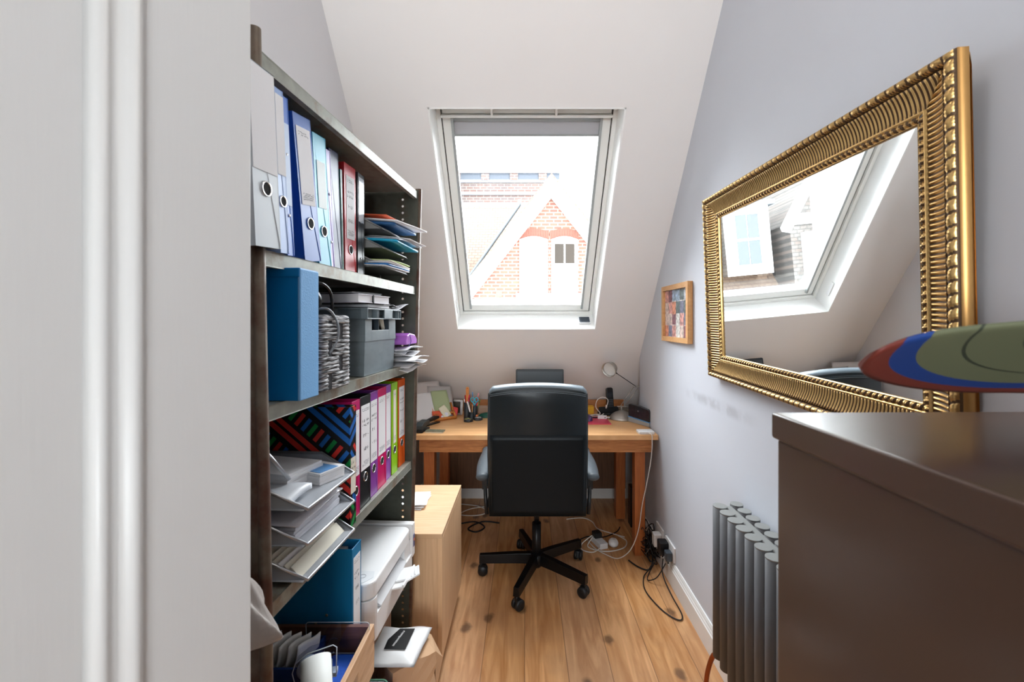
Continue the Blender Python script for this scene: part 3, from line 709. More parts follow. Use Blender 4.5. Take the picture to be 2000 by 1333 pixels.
# woven basket
def weave_mat():
    m = bpy.data.materials.new('charcoal_paper_weave'); nt, N, L, b = nodes_of(m)
    tc = N.new('ShaderNodeTexCoord'); mp = N.new('ShaderNodeMapping'); mp.inputs['Scale'].default_value = (20, 20, 240); L.new(tc.outputs['Object'], mp.inputs[0])
    n = N.new('ShaderNodeTexNoise'); n.inputs['Scale'].default_value = 1.4; n.inputs['Detail'].default_value = 5; L.new(mp.outputs[0], n.inputs[0])
    r = N.new('ShaderNodeValToRGB'); r.color_ramp.elements[0].position = 0.44; r.color_ramp.elements[0].color = (*srgb(30, 30, 32), 1)
    r.color_ramp.elements[1].position = 0.62; r.color_ramp.elements[1].color = (*srgb(212, 212, 214), 1)
    L.new(n.outputs[0], r.inputs[0]); L.new(r.outputs[0], b.inputs['Base Color']); b.inputs['Roughness'].default_value = 0.8
    return m
WV = weave_mat(); WVD = mat('charcoal_weave_dark', srgb(54, 54, 58), 0.85, var=0.5, vscale=80)
bk = thing('woven_basket', 'charcoal and white woven basket beside the blue box file on the third shelf', 'basket', (-0.452, 0.965, 1.276), SRZ)
m = MB()
BW, BD, BH = 0.135, 0.26, 0.165
per = [(0, 0), (0, BW), (-BD, BW), (-BD, 0)]
for k in range(17):     # horizontal cords passing over and under the uprights
    z = 0.005+k*0.0096
    loop = []
    for e in range(4):
        p, q = Vector(per[e]), Vector(per[(e+1) % 4]); nn = 16
        nrm = (q-p).normalized(); nrm = Vector((nrm.y, -nrm.x))
        for i in range(nn):
            tq = i/nn; c = p.lerp(q, tq); seg = int(tq*5)
            s_ = -0.010 if (seg % 2 == 1 and (k//4+seg//2) % 2 == 0) else 0.0035
            c = c+nrm*s_; loop.append((c.x-0.004, c.y, z))
    m.tube(loop, 0.0054, 6, closed=True)
m.build('weave', WV, bk)
m = MB()
for e in range(4):
    p, q = Vector(per[e]), Vector(per[(e+1) % 4])
    for i in range(2):
        c = p.lerp(q, 0.3+0.4*(i % 2)); m.box(c.x-0.008, c.x-0.001, c.y-0.013, c.y+0.013, 0.0, BH-0.004)
m.build('stake', WVD, bk, bevel=0.002)
m = MB(); m.tube([(x-0.004, y, BH+0.001) for x, y in rounded_rect(BD, BW, 0.01, 3, -BD/2, BW/2)], 0.008, 8, closed=True); m.build('rim', WV, bk)
m = MB(); m.box(-BD+0.004, -0.008, 0.004, BW-0.004, 0.001, 0.004); m.build('bottom', WVD, bk)
# headphones resting in the basket
hp = thing('headphones', 'black headband headphones hooked over the woven basket', 'headphones', (-0.470, 0.975, 1.445), SRZ)
m = MB(); m.tube(spline([(-0.02, -0.02, 0.02), (0.0, -0.02, 0.06), (0.012, 0.0, 0.075), (0.018, 0.035, 0.055), (0.014, 0.05, 0.0), (0.018, 0.035, -0.05)], 6), 0.0038, 8); m.build('headband', BLACK_GLOSS, hp)
m = MB(); m.tube(spline([(-0.03, -0.01, 0.0), (0.012, 0.02, 0.02), (0.022, 0.055, -0.01), (0.022, 0.06, -0.05), (0.018, 0.03, -0.085)], 6), 0.0032, 8); m.build('cord', mat('grey_cord', srgb(120, 126, 132), 0.3), hp)
m = MB(); m.lathe([(0.004, 0), (0.032, 0.002), (0.034, 0.014), (0.026, 0.02), (0.004, 0.021)], 20, 0, TR((-0.025, 0.0, 0.035)) @ RX(-PI/2)); m.build('ear_cup', BLACK_PL, hp)

# grey crate with lid rim and handle hole
GC = mat('grey_crate_plastic', srgb(112, 124, 130), 0.42, bump=0.08, bscale=12, var=0.12, vscale=14, stretch=(1, 1, 3)); GCD = mat('dark_grey_crate_plastic', srgb(62, 74, 84), 0.5)
gc = thing('storage_crate', 'grey plastic storage crate with handle hole on the third shelf', 'crate', (-0.457, 1.243, 1.276), SRZ)
def tap(m, x0, x1, y0, y1, z0, z1, e, mi=0):
    vs = [(x0+e, y0+e, z0), (x1-e, y0+e, z0), (x1-e, y1-e, z0), (x0+e, y1-e, z0), (x0, y0, z1), (x1, y0, z1), (x1, y1, z1), (x0, y1, z1)]
    m.add(vs, [(0, 3, 2, 1), (0, 1, 5, 4), (1, 2, 6, 5), (2, 3, 7, 6), (3, 0, 4, 7)], mi)
CW, CD, CH = 0.245, 0.33, 0.195
m = MB(); tap(m, -CD, 0, 0, CW, 0, 0.10, 0.004)
# upper part: two cheeks around the hand hole
m.box(-CD, 0.002, -0.002, 0.0, 0.10, CH); m.box(-CD, 0.002, CW, CW+0.002, 0.10, CH); m.box(-CD-0.002, -CD, 0, CW, 0.10, CH)
m.box(-0.003, 0.002, 0, 0.045, 0.10, CH); m.box(-0.003, 0.002, 0.185, CW, 0.10, CH); m.box(-0.003, 0.002, 0.045, 0.185, 0.10, 0.132); 
m.box(-0.024, -0.021, 0.045, 0.100, 0.132, CH); m.box(-0.003, 0.0025, 0.100, 0.185, 0.176, CH)
m.build('body', GC, gc, bevel=0.002)
for yy in (0.045, 0.0995, 0.183):
    m = MB(); m.box(-0.05, 0.001, yy, yy+0.003, 0.132, 0.178); m.build('handle_rib', GCD, gc, bevel=0.0008)
m = MB()
for (x0, x1, y0, y1) in ((-0.004, 0.016, -0.018, CW+0.016), (-CD-0.016, -0.004, -0.018, -0.004), (-CD-0.016, -0.004, CW+0.002, CW+0.016)):
    m.box(x0, x1, y0, y1, CH-0.002, CH+0.002); m.box(x0, x1, y0, y1, CH-0.030, CH-0.027)
m.box(-0.004, 0.0, -0.004, CW+0.002, CH-0.028, CH)
for yy in (-0.018, 0.052, 0.062, 0.135, 0.170, CW-0.01, CW+0.013): m.box(-0.004, 0.016, yy, yy+0.003, CH-0.028, CH)
for xx in (-0.08, -0.17, -0.26): m.box(xx, xx+0.003, -0.018, -0.004, CH-0.028, CH)
m.box(0.0155, 0.0175, 0.105, 0.175, CH-0.028, CH+0.001)
m.build('rim', GC, gc, bevel=0.0008)
m = MB()
rnd = random.Random(3)
def crumple(m, cx, cy, cz, sx, sy, sz, mi=0, seed=0, nu=9, nv=9, amp=0.3, T=None):
    rd = random.Random(seed); 
    H = [[rd.uniform(-1, 1) for _ in range(nv+1)] for _ in range(nu+1)]
    def fn(a, b): 
        i, j = int(round(a*nu)), int(round(b*nv))
        return (cx+(a-0.5)*sx+H[(i*3) % nu][j]*sx*0.03, cy+(b-0.5)*sy+H[i][(j*5) % nv]*sy*0.03, cz+H[i][j]*sz*amp+sz*0.5*math.sin(a*3.1+seed)*math.cos(b*2.7+seed))
    m.grid(fn, nu, nv, mi, T, smooth=False)
crumple(m, -0.03, 0.143, 0.15, 0.04, 0.07, 0.03, seed=2, nu=5, nv=5, amp=0.8); m.build('paper_inside', PAPER2, gc, thick=0.001)
# things on top of the crate
def book(name, label, cat, loc, rz, sx, sy, sz, cover, pages=None, group=None, band=False, soft=False):
    o = thing(name, label, cat, loc, rz, group)
    c = 0.002
    m = MB(); m.box(-sx, 0, 0, sy, 0, c); m.box(-sx, 0, 0, sy, sz-c, sz); m.box(-sx, -sx+c, 0, sy, 0, sz); m.build('cover', cover, o, bevel=0.0006)
    m = MB(); m.box(-sx+c, -0.003, 0.003, sy-0.003, c, sz-c); m.build('pages', pages or PAPER, o)
    if band:
        m = MB(); m.box(-sx-0.0008, 0.0008, sy*0.42, sy*0.42+0.006, -0.0008, sz+0.0008); m.build('elastic_band', BLACK_PL, o)
    return o
BLKC = mat('black_notebook_cover', srgb(30, 30, 36), 0.4); WHC = mat('white_cover', srgb(222, 222, 232), 0.5)
book('notebook', 'black notebook with white pages lying lowest on the grey crate', 'notebook', (-0.452, 1.262, 1.4745), R(-6), 0.22, 0.15, 0.012, BLKC)
book('notebook', 'thick white notebook with black elastic band on top of the grey crate', 'notebook', (-0.458, 1.20, 1.4875), R(-12), 0.24, 0.17, 0.024, WHC, band=True)
book('notebook', 'thin dark notebook topmost in the pile on the grey crate', 'notebook', (-0.478, 1.205, 1.5125), R(-16), 0.2, 0.14, 0.006, BLKC)
m = MB(); m.grid(lambda a, b: (-0.56+a*0.135, 1.40+b*0.16+a*0.03, 1.4755+0.008*math.sin(a*5+b*3)+0.012*b*b+0.002), 10, 10); tag(m.build('crumpled_sheet', PAPER3, thick=0.0008), 'curled white sheet hanging over the far edge of the grey crate', 'paper')
tg = MB(); tg.tube(spline([(-0.45, 1.41, 1.482), (-0.438, 1.44, 1.488), (-0.43, 1.46, 1.480), (-0.44, 1.43, 1.479), (-0.428, 1.47, 1.484)], 6), 0.0018, 6)
tag(tg.build('elastic_loop', BLACK_PL), 'short black elastic loop on the papers over the grey crate', 'elastic')

# purple folder and the paper pile
pfl = thing('document_wallet', 'purple plastic document wallet with elastic on the paper pile of the third shelf', 'folder', (-0.445, 1.525, 1.352), SRZ)
ORD_ = ['first', 'second', 'third', 'fourth', 'fifth', 'sixth', 'seventh', 'eighth']
PURP = mat('purple_plastic', srgb(176, 104, 198), 0.35)
m = MB(); m.prism([(0.0, 0.0), (0.0, 0.012), (0.02, 0.032), (0.05, 0.040), (0.10, 0.034), (0.125, 0.018), (0.125, 0.0)], 0, 0.30, 0, Matrix(((0, 0, -1, 0.03), (1, 0, 0, 0), (0, 1, 0, 0), (0, 0, 0, 1)))); m.build('wallet', PURP, pfl, bevel=0.004)
m = MB(); m.tube(spline([(0.0315, 0.035, 0.036), (0.034, 0.04, 0.01), (0.032, 0.02, -0.006)], 6), 0.0012, 6); m.build('elastic', mat('violet_elastic', srgb(90, 70, 150), 0.6), pfl)
for k in range(8):
    m = MB(); rd = random.Random(k*11+3)
    ang = R(-3+rd.uniform(-10, 10)); zz = 1.278+k*0.0088
    T = TR((-0.42+rd.uniform(-0.01, 0.045), 1.585+rd.uniform(-0.012, 0.012), zz)) @ RZ(ang)
    L_ = 0.24; ph = rd.uniform(0, 6)
    m.grid(lambda a, b: (-L_+a*L_, (b-0.5)*0.15, 0.004*math.sin(a*7+ph)*a+0.006*math.sin(b*5+ph)*a+(-0.012*a*a if k < 3 else 0.006*a*a*(b-0.5))), 10, 8, T=T, smooth=False)
    tag(m.build('crumpled_sheet', [PAPER, PAPER3][k % 2 if k in (2, 5) else 0], thick=0.0012), ORD_[k]+' crumpled sheet from the bottom of the pile under the purple wallet', 'paper', 'crumpled sheets under the purple wallet')

# wire letter trays on the upper shelf with papers
def wire_tray(loc, rz, W_, D_, tiers, pitch, zf, label, wmat, mesh_bottom, r=0.0028, front=0.035):
    o = thing('letter_tray', label, 'letter tray', loc, rz)
    for k in range(tiers):
        z = zf+k*pitch
        h = 0.045
        fr = [(-D_, 0, z+h), (-0.09, 0, z+h), (0, front, z), (0, W_-front, z), (-0.09, W_, z+h), (-D_, W_, z+h)]
        m = MB(); m.tube(fr+[fr[0]][:0], r, 8); m.tube([(-D_, 0, z+h), (-D_, W_, z+h)], r, 8)
        tr = m.build('rim_wire', wmat, o)
        m = MB()
        # mesh floor as a fine wire grid
        m.box(-D_, -0.004, 0.0015, W_-0.0015, z, z+0.0008)
        m.add([(-D_, 0, z), (-0.09, 0, z), (-0.09, 0, z+h), (-D_, 0, z+h)], [(0, 1, 2, 3)]); m.add([(-0.09, 0, z), (0, front, z), (-0.09, 0, z+h)], [(0, 1, 2)])
        m.add([(-D_, W_, z), (-0.09, W_, z), (-0.09, W_, z+h), (-D_, W_, z+h)], [(0, 1, 2, 3)]); m.add([(-0.09, W_, z), (0, W_-front, z), (-0.09, W_, z+h)], [(0, 1, 2)])
        m.build('tray', mesh_bottom, o, thick=0.0006)
    m = MB()
    top = zf+(tiers-1)*pitch+0.045
    for yy in (-0.004, W_+0.004):
        m.tube([(-0.11, yy, 0.002), (-0.11, yy, top), ], r, 8); m.tube([(-D_+0.03, yy, 0.002), (-D_+0.03, yy, top)], r, 8)
    m.build('upright', wmat, o)
    return o
TRAYM = mat('silver_mesh', srgb(186, 190, 196), 0.45, metal=0.35); TRAYW = mat('silver_wire', srgb(190, 192, 196), 0.3, metal=0.8)
TRAYG = mat('grey_tray_steel', srgb(110, 110, 108), 0.45, metal=0.3); TRAYGW = mat('grey_tray_wire', srgb(150, 150, 148), 0.4, metal=0.4)
wire_tray((-0.447, 1.372, 1.568), SRZ, 0.255, 0.31, 3, 0.060, 0.040, 'dark grey three tier letter tray at the far end of the upper shelf', TRAYGW, TRAYG)
def sheet(name, label, cat, x0, x1, y0, y1, z, matl, curl=0.01, ph=0.0, ang=0.0, group=None, th=0.0008, droop=0.0, n=10):
    m = MB(); cx, cy = (x0+x1)/2, (y0+y1)/2; sx, sy = x1-x0, y1-y0
    T = TR((cx, cy, z)) @ RZ(ang)
    m.grid(lambda a, b: ((a-0.5)*sx, (b-0.5)*sy, curl*math.sin(a*4+ph)*math.cos(b*3+ph)-droop*a*a), n, n, T=T)
    o = m.build(name, matl, thick=th); return tag(o, label, cat, group)
BLUEP = mat('blue_plastic_folder', srgb(30, 120, 190), 0.3); TURQ = mat('turquoise_plastic', srgb(40, 176, 220), 0.3)
ORP = mat('orange_edge_paper', srgb(232, 110, 70), 0.6); GRNP = mat('green_leaflet', srgb(176, 198, 120), 0.6)
# top tier
sheet('orange_folder', 'orange edged clear folder on the top tier of the dark grey letter tray', 'folder', -0.72, -0.43, 1.385, 1.60, 1.780, ORP, 0.004, 0.6, R(-4), droop=0.004)
sheet('loose_sheet', 'white sheet on the top tier of the dark grey tray, reaching past the post', 'paper', -0.70, -0.375, 1.40, 1.62, 1.770, PAPER, 0.004, 0.3, R(-12), th=0.004, droop=0.014)
sheet('blue_folder', 'dark blue folder under the white sheets on the top tray tier', 'folder', -0.70, -0.408, 1.40, 1.61, 1.756, mat('denim_blue_card', srgb(52, 104, 156), 0.5), 0.003, 0.2, R(-5), th=0.007, droop=0.006)
# middle tier
sheet('plastic_wallet', 'clear plastic wallet bulging over the middle tier of the upper tray', 'wallet', -0.68, -0.39, 1.40, 1.61, 1.712, mat('milky_plastic', srgb(206, 210, 216), 0.2), 0.008, 1.3, R(-8), th=0.002, droop=0.012)
sheet('turquoise_folder', 'turquoise plastic folder curling out of the middle tier of the upper tray', 'folder', -0.68, -0.40, 1.39, 1.61, 1.699, TURQ, 0.004, 2.2, R(-4), th=0.006, droop=0.008)
sheet('loose_sheet', 'curled white sheet reaching out between the two upper tiers of the tray', 'paper', -0.66, -0.372, 1.46, 1.62, 1.722, PAPER, 0.005, 2.6, R(-6), th=0.002, droop=0.012)
# bottom tier
sheet('leaflet', 'pale green leaflet lying in the bottom tier of the upper tray', 'leaflet', -0.70, -0.430, 1.40, 1.61, 1.640, GRNP, 0.004, 1.0, R(-4), th=0.003, droop=0.006)
for k in range(4):
    sheet('loose_sheet', ORD_[k]+' sheet from the bottom in the lowest tier of the upper tray', 'paper', -0.70, -0.432+k*0.002, 1.385+0.003*k, 1.61, 1.617+k*0.0050, [PAPER, BLUEP, PAPER, PAPER2][k], 0.002, k*0.8, R(-4+k), 'sheets in the bottom tier of the upper tray', th=0.003, droop=0.003)

# silver mesh trays on the middle shelf
wt = wire_tray((-0.440, 0.868, z4), SRZ, 0.235, 0.33, 3, 0.0715, 0.012, 'silver mesh three tier letter tray at the near end of the middle shelf', TRAYW, TRAYM, r=0.0036, front=0.012)
m = MB(); m.tube([(-0.22, 0.01, 0.20), (-0.16, 0.01, 0.285), (-0.10, 0.02, 0.275), (-0.06, 0.05, 0.20)], 0.004, 8); m.build('handle_wire', TRAYW, wt)
# bottom tier: many envelopes in one row
ORD = ['first', 'second', 'third', 'fourth', 'fifth', 'sixth', 'seventh', 'eighth', 'ninth', 'tenth', 'eleventh', 'twelfth', 'thirteenth', 'fourteenth']
for k in range(12):
    rd = random.Random(k+40)
    o = MB(); c = PAPER if k % 4 == 2 else PAPER2
    T = TR((-0.455-k*0.0125, 0.885+rd.uniform(-0.004, 0.004), z4+0.0135)) @ RZ(SRZ+R(rd.uniform(-1.5, 1.5))) @ RY(R(-42+k*0.8+rd.uniform(-3, 3)))
    o.box(-0.003, 0, 0, 0.198, 0.0, 0.030+0.0028*k, 0, T)
    tag(o.build('envelope', c, bevel=0.0006), ORD[k]+' cream envelope from the front on the bottom tier of the silver mesh tray', 'envelope', 'envelopes on the bottom tier of the silver mesh tray')
def stack_block(name, label, cat, loc, rz, sx, sy, sz, matl, top=None, tilt=0, group=None):
    o = thing(name, label, cat, loc, rz, group, rx=tilt)
    m = MB(); n = max(2, int(sz/0.006)); rd = random.Random(int(sz*1e4)+int(sx*1e3))
    for k in range(n):
        dx, dy = rd.uniform(-0.002, 0.002), rd.uniform(-0.002, 0.002)
        m.box(-sx+dx, dx, dy, sy+dy, sz*k/n, sz*(k+0.93)/n)
    m.build('sheets', matl, o)
    if top:
        m = MB(); m.box(-sx*0.9, -0.004, 0.006, sy*0.8, sz, sz+0.0008); m.build('top_print', top, o)
    return o
stack_block('paper_stack', 'pile of grey printed papers in the middle tier of the silver mesh tray', 'paper', (-0.470, 0.888, z4+0.0855), SRZ, 0.26, 0.19, 0.026, PAPER3, PAPER)
sheet('plastic_wallet', 'clear plastic wallet of papers on the middle tier of the silver mesh tray', 'wallet', -0.70, -0.452, 0.885, 1.075, z4+0.122, mat('wallet_plastic', srgb(214, 214, 222), 0.15), 0.003, 0.4, R(-3), th=0.003)
stack_block('card_block', 'tall block of white cards in the top tier of the silver mesh tray', 'cards', (-0.520, 0.955, z4+0.157), R(-14), 0.17, 0.11, 0.040, PAPER, None)
stack_block('card_block', 'block of cards with blue printed top, beside the taller white block in the mesh tray', 'cards', (-0.472, 1.0, z4+0.157), R(-22), 0.12, 0.075, 0.026, PAPER, mat('blue_print', srgb(96, 150, 206), 0.6))
sheet('tissue_pack', 'small clear packet in the near corner of the top tier of the silver mesh tray', 'packet', -0.62, -0.472, 0.885, 0.965, z4+0.170, mat('frosted_packet', srgb(226, 230, 236), 0.35), 0.005, 0.9, R(-6), th=0.012)
for ob in list(C.objects):
    pass

# grey fabric bag on the near post
m = MB()
rd = random.Random(8)
def bagfn(a, b):
    th = a*2*PI; ph = (b-0.5)*PI
    rx, ry, rz_ = 0.080, 0.030, 0.066
    fold = 1+0.13*math.sin(th*3+b*7)*math.cos(ph)+0.07*math.sin(th*7+b*12)
    lo_ = max(0, math.cos(th))*math.exp(-((b-0.30)/0.16)**2)
    return (-0.502+rx*math.cos(th)*math.cos(ph)**0.8*(0.72+0.36*math.exp(-((b-0.35)/0.25)**2))*fold+0.012*lo_, 0.735+ry*math.sin(th)*math.cos(ph)*fold, 0.958+rz_*math.sin(ph)-0.03*math.cos(th)*math.cos(ph)+0.006*math.sin(th*5+b*9))
gb = thing('fabric_bag', 'pale grey satin bag hanging on the near post of the steel shelving', 'bag', (0, 0, 0))
m.grid(bagfn, 40, 20, closed_u=True); m.build('bag_body', mat('grey_satin', srgb(168, 160, 154), 0.4, bump=1.0, bscale=22, sheen=0.3), gb)
m = MB(); m.tube(spline([(-0.53, 0.735, 1.035), (-0.52, 0.745, 1.12), (-0.505, 0.765, 1.20), (-0.50, 0.779, 1.205), (-0.508, 0.768, 1.12), (-0.51, 0.745, 1.035)], 6), 0.003, 6); m.build('strap', mat('grey_strap', srgb(150, 146, 142), 0.7), gb)

# printer on shelf 5
pr = thing('printer', 'white inkjet printer on the fourth shelf of the steel shelving', 'printer', (-0.434, 1.236, z5), SRZ)
PW, PD, PH = 0.395, 0.36, 0.175
def round_front(w_, d_, r, n=6):   # footprint with rounded front corners, x<=0 front at 0
    pts = [(-d_, 0)]
    for i in range(n+1):
        a = -PI/2+PI/2*i/n; pts.append((-r+r*math.cos(a), r+r*math.sin(a)))
    for i in range(n+1):
        a = PI/2*i/n; pts.append((-r+r*math.cos(a), w_-r+r*math.sin(a)))
    pts.append((-d_, w_)); return pts
m = MB(); m.prism(round_front(PW, PD, 0.035), 0.004, 0.075)
m.prism(round_front(0.065, PD, 0.030), 0.075, 0.128); m.box(-PD, -0.006, 0.30, PW-0.003, 0.075, 0.128); m.box(-PD, -0.10, 0.06, 0.30, 0.075, 0.128)
m.build('body', WHITE_PL, pr, bevel=0.003)
m = MB(); m.prism(round_front(PW-0.035, PD, 0.035), 0.130, 0.178); m.build('scanner_lid', WHITE_PL, pr, bevel=0.005)
m = MB(); m.prism([(-0.09, 0.006), (-0.09, 0.07), (-0.02, 0.07), (-0.012, 0.04), (-0.03, 0.012), (-0.06, 0.006)], 0.1782, 0.1790)
m.build('control_panel', mat('panel_white', srgb(226, 228, 230), 0.3), pr)
m = MB()
for (cx, cy, rr) in ((-0.045, 0.042, 0.009), (-0.060, 0.026, 0.004), (-0.062, 0.052, 0.004)):
    m.tube([(cx+rr*math.cos(a*PI/8), cy+rr*math.sin(a*PI/8), 0.1793) for a in range(16)], 0.0005, 5, closed=True)
m.build('button_mark', INKL, pr)
m = MB(); m.box(-PD*0.8, 0.002, PW-0.030, PW, 0.060, 0.182); m.build('side_cover', WHITE_PL, pr, bevel=0.004)
m = MB(); m.box(0.0022, 0.003, PW-0.022, PW-0.006, 0.095, 0.140); st = m.build('photo_sticker', mat('sticker_blue', srgb(70, 80, 130), 0.4), pr)
m = MB(); m.lathe([(0.0055, 0), (0.0055, 0.0005)], 10, 0, TR((0.0032, PW-0.013, 0.120)) @ RY(PI/2)); m.build('sticker_figure', mat('sticker_orange', srgb(232, 120, 80), 0.5), st)
m = MB(); m.prism([(0, 0), (0.001, 0.004), (-0.02, 0.02), (-0.1, 0.02), (-0.1, 0)], 0.065, 0.30, 0, Matrix(((1, 0, 0, 0), (0, 0, 1, 0), (0, 1, 0, 0.076), (0, 0, 0, 1)))); m.build('output_slot', mat('slot_grey', srgb(200, 200, 202), 0.4), pr)
pt = MB(); T = TR((-0.02, 0.16, 0.060)) @ RY(R(-14))
pt.box(0, 0.058, 0, 0.12, 0, 0.006, 0, T); pt.box(0.02, 0.060, 0.03, 0.10, 0.006, 0.012, 0, T); pt.box(0.055, 0.062, 0, 0.12, 0, 0.010, 0, T)
ptr = pt.build('paper_tray', WHITE_PL, pr, bevel=0.0015)
m = MB(); T = TR((0.034, 0.19, 0.072)) @ RY(R(-24)) @ RZ(R(20)); m.box(0, 0.050, 0, 0.075, 0, 0.005, 0, T)
for q in (0.010, 0.022, 0.034): m.box(q, q+0.004, 0.008, 0.067, 0.005, 0.007, 0, T)
m.build('tray_flap', WHITE_PL, pr, bevel=0.001)

# wooden crate on shelf 5
cr = thing('wooden_crate', 'pale wooden crate full of stationery at the near end of the fourth shelf', 'crate', (-0.40, 0.845, z5))
CX, CY, CZ = 0.36, 0.312, 0.126
m = MB()
m.box(-0.012, 0, 0, CY, 0, 0.052); m.box(-0.012, 0, 0, CY, 0.088, CZ); m.box(-0.012, 0, 0, 0.10, 0.052, 0.088); m.box(-0.012, 0, 0.20, CY, 0.052, 0.088)
m.build('side_board', CRATE, cr, bevel=0.002)
m = MB(); m.box(-CX, -CX+0.012, 0, CY, 0, CZ); m.build('side_board', CRATE, cr, bevel=0.002)
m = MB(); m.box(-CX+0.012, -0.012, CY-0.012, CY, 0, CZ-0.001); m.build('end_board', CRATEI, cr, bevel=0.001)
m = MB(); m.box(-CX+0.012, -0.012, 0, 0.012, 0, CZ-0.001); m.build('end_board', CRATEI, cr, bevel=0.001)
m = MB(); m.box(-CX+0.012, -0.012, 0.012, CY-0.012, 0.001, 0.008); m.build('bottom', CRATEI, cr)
for k in range(5):
    m = MB(); x = -0.655+k*0.024
    T = TR((x, 1.090, z5+0.062)) @ RZ(R(-28)) @ RY(R(20))
    m.grid(lambda a, b: (0.007*math.sin(b*PI)+0.003*math.sin(a*5+k), -0.030+a*0.060, b*0.088), 6, 8, T=T)
    tag(m.build('envelope', mat('grey_envelope', srgb(222, 220, 214), 0.7), thick=0.0022), ORD[k]+' grey white envelope from the left standing in the wooden crate', 'envelope', 'envelopes on edge in the wooden crate')
bxs = thing('stationery_box', 'open navy and white box holding the envelopes in the wooden crate', 'box', (-0.705, 1.035, z5+0.009))
m = MB()
for (x0, x1, y0, y1) in ((0, 0.18, 0, 0.003), (0, 0.18, 0.107, 0.11), (0, 0.003, 0.003, 0.107), (0.177, 0.18, 0.003, 0.107)): m.box(x0, x1, y0, y1, 0, 0.064)
m.box(0.003, 0.177, 0.003, 0.107, 0, 0.003); m.build('body', WHITE_PL, bxs)
m = MB()
for (x0, x1, y0, y1) in ((-0.002, 0.182, -0.002, 0.004), (-0.002, 0.182, 0.106, 0.112), (-0.002, 0.004, 0.004, 0.106), (0.176, 0.182, 0.004, 0.106)): m.box(x0, x1, y0, y1, 0.062, 0.094)
m.build('rim', mat('navy_card', srgb(24, 58, 122), 0.5), bxs)
m = MB(); m.box(-0.50, -0.415, 0.99, 1.13, z5+0.009, z5+0.072); tag(m.build('blue_pouch', mat('royal_blue_cloth', srgb(30, 92, 205), 0.6, bump=0.8, bscale=40), bevel=0.014, seg=4), 'royal blue pouch inside the wooden crate', 'pouch')
td = thing('tape_dispenser', 'clear plastic tape dispenser in the wooden crate', 'tape dispenser', (-0.478, 1.00, z5+0.128), R(12))
CLR = glass('clear_blue_plastic', (0.84, 0.87, 0.92))
prof = [(-0.045, -0.03), (-0.052, 0.0), (-0.045, 0.022), (-0.02, 0.040), (0.035, 0.052), (0.043, 0.046), (0.042, -0.02), (0.034, -0.022), (0.032, 0.02), (0.012, 0.02), (0.004, -0.03)]
TD = Matrix(((1, 0, 0, 0), (0, 0, 1, 0), (0, 1, 0, 0), (0, 0, 0, 1)))
m = MB(); m.prism(prof, 0.0, 0.002, 0, TD); m.build('side_plate', CLR, td, bevel=0.0005)
m = MB(); m.prism(prof, 0.022, 0.024, 0, TD); m.build('side_plate', CLR, td, bevel=0.0005)
m = MB(); m.tube([(x, 0.0, z) for x, z in prof], 0.0012, 6, closed=True); m.build('moulded_edge', mat('frosted_plastic', srgb(206, 214, 224), 0.25), td)
m = MB(); m.lathe([(0.012, 0.003), (0.024, 0.003), (0.024, 0.021), (0.012, 0.021), (0.012, 0.003)], 24, 0, TR((-0.02, 0, 0.0)) @ RX(-PI/2)); m.build('tape_roll', mat('tape', srgb(212, 222, 232), 0.2), td)
m = MB(); m.box(0.030, 0.042, 0.002, 0.022, -0.024, -0.014); m.build('cutter', mat('frosted_plastic', srgb(206, 214, 224), 0.25), td)
m = MB(); T = TR((-0.437, 0.915, z5+0.150)) @ RZ(R(-62)) @ RY(R(-52)); m.grid(lambda a, b: (0.030*math.cos(a*2*PI), 0.030*math.sin(a*2*PI), -0.09+0.15*b), 24, 2, closed_u=True, T=T)
tag(m.build('paper_roll', mat('roll_white', srgb(238, 240, 236), 0.6), thick=0.001), 'rolled sheet of white paper leaning in the near corner of the wooden crate', 'paper roll')
m = MB(); T = TR((-0.487, 1.135, z5+0.104)) @ RX(R(4)); m.prism(rounded_rect(0.165, 0.085, 0.008), -0.0004, 0.0004, 0, T @ RX(PI/2))
cl_ = tag(m.build('clear_lid', CLEAR), 'clear plastic lid standing against the far board of the wooden crate', 'lid')
m = MB(); m.tube([tuple(T @ Vector((x, 0, z))) for x, z in rounded_rect(0.165, 0.085, 0.008)], 0.0009, 6, closed=True); m.build('lid_edge', mat('frosted_plastic', (0, 0, 0)), cl_)

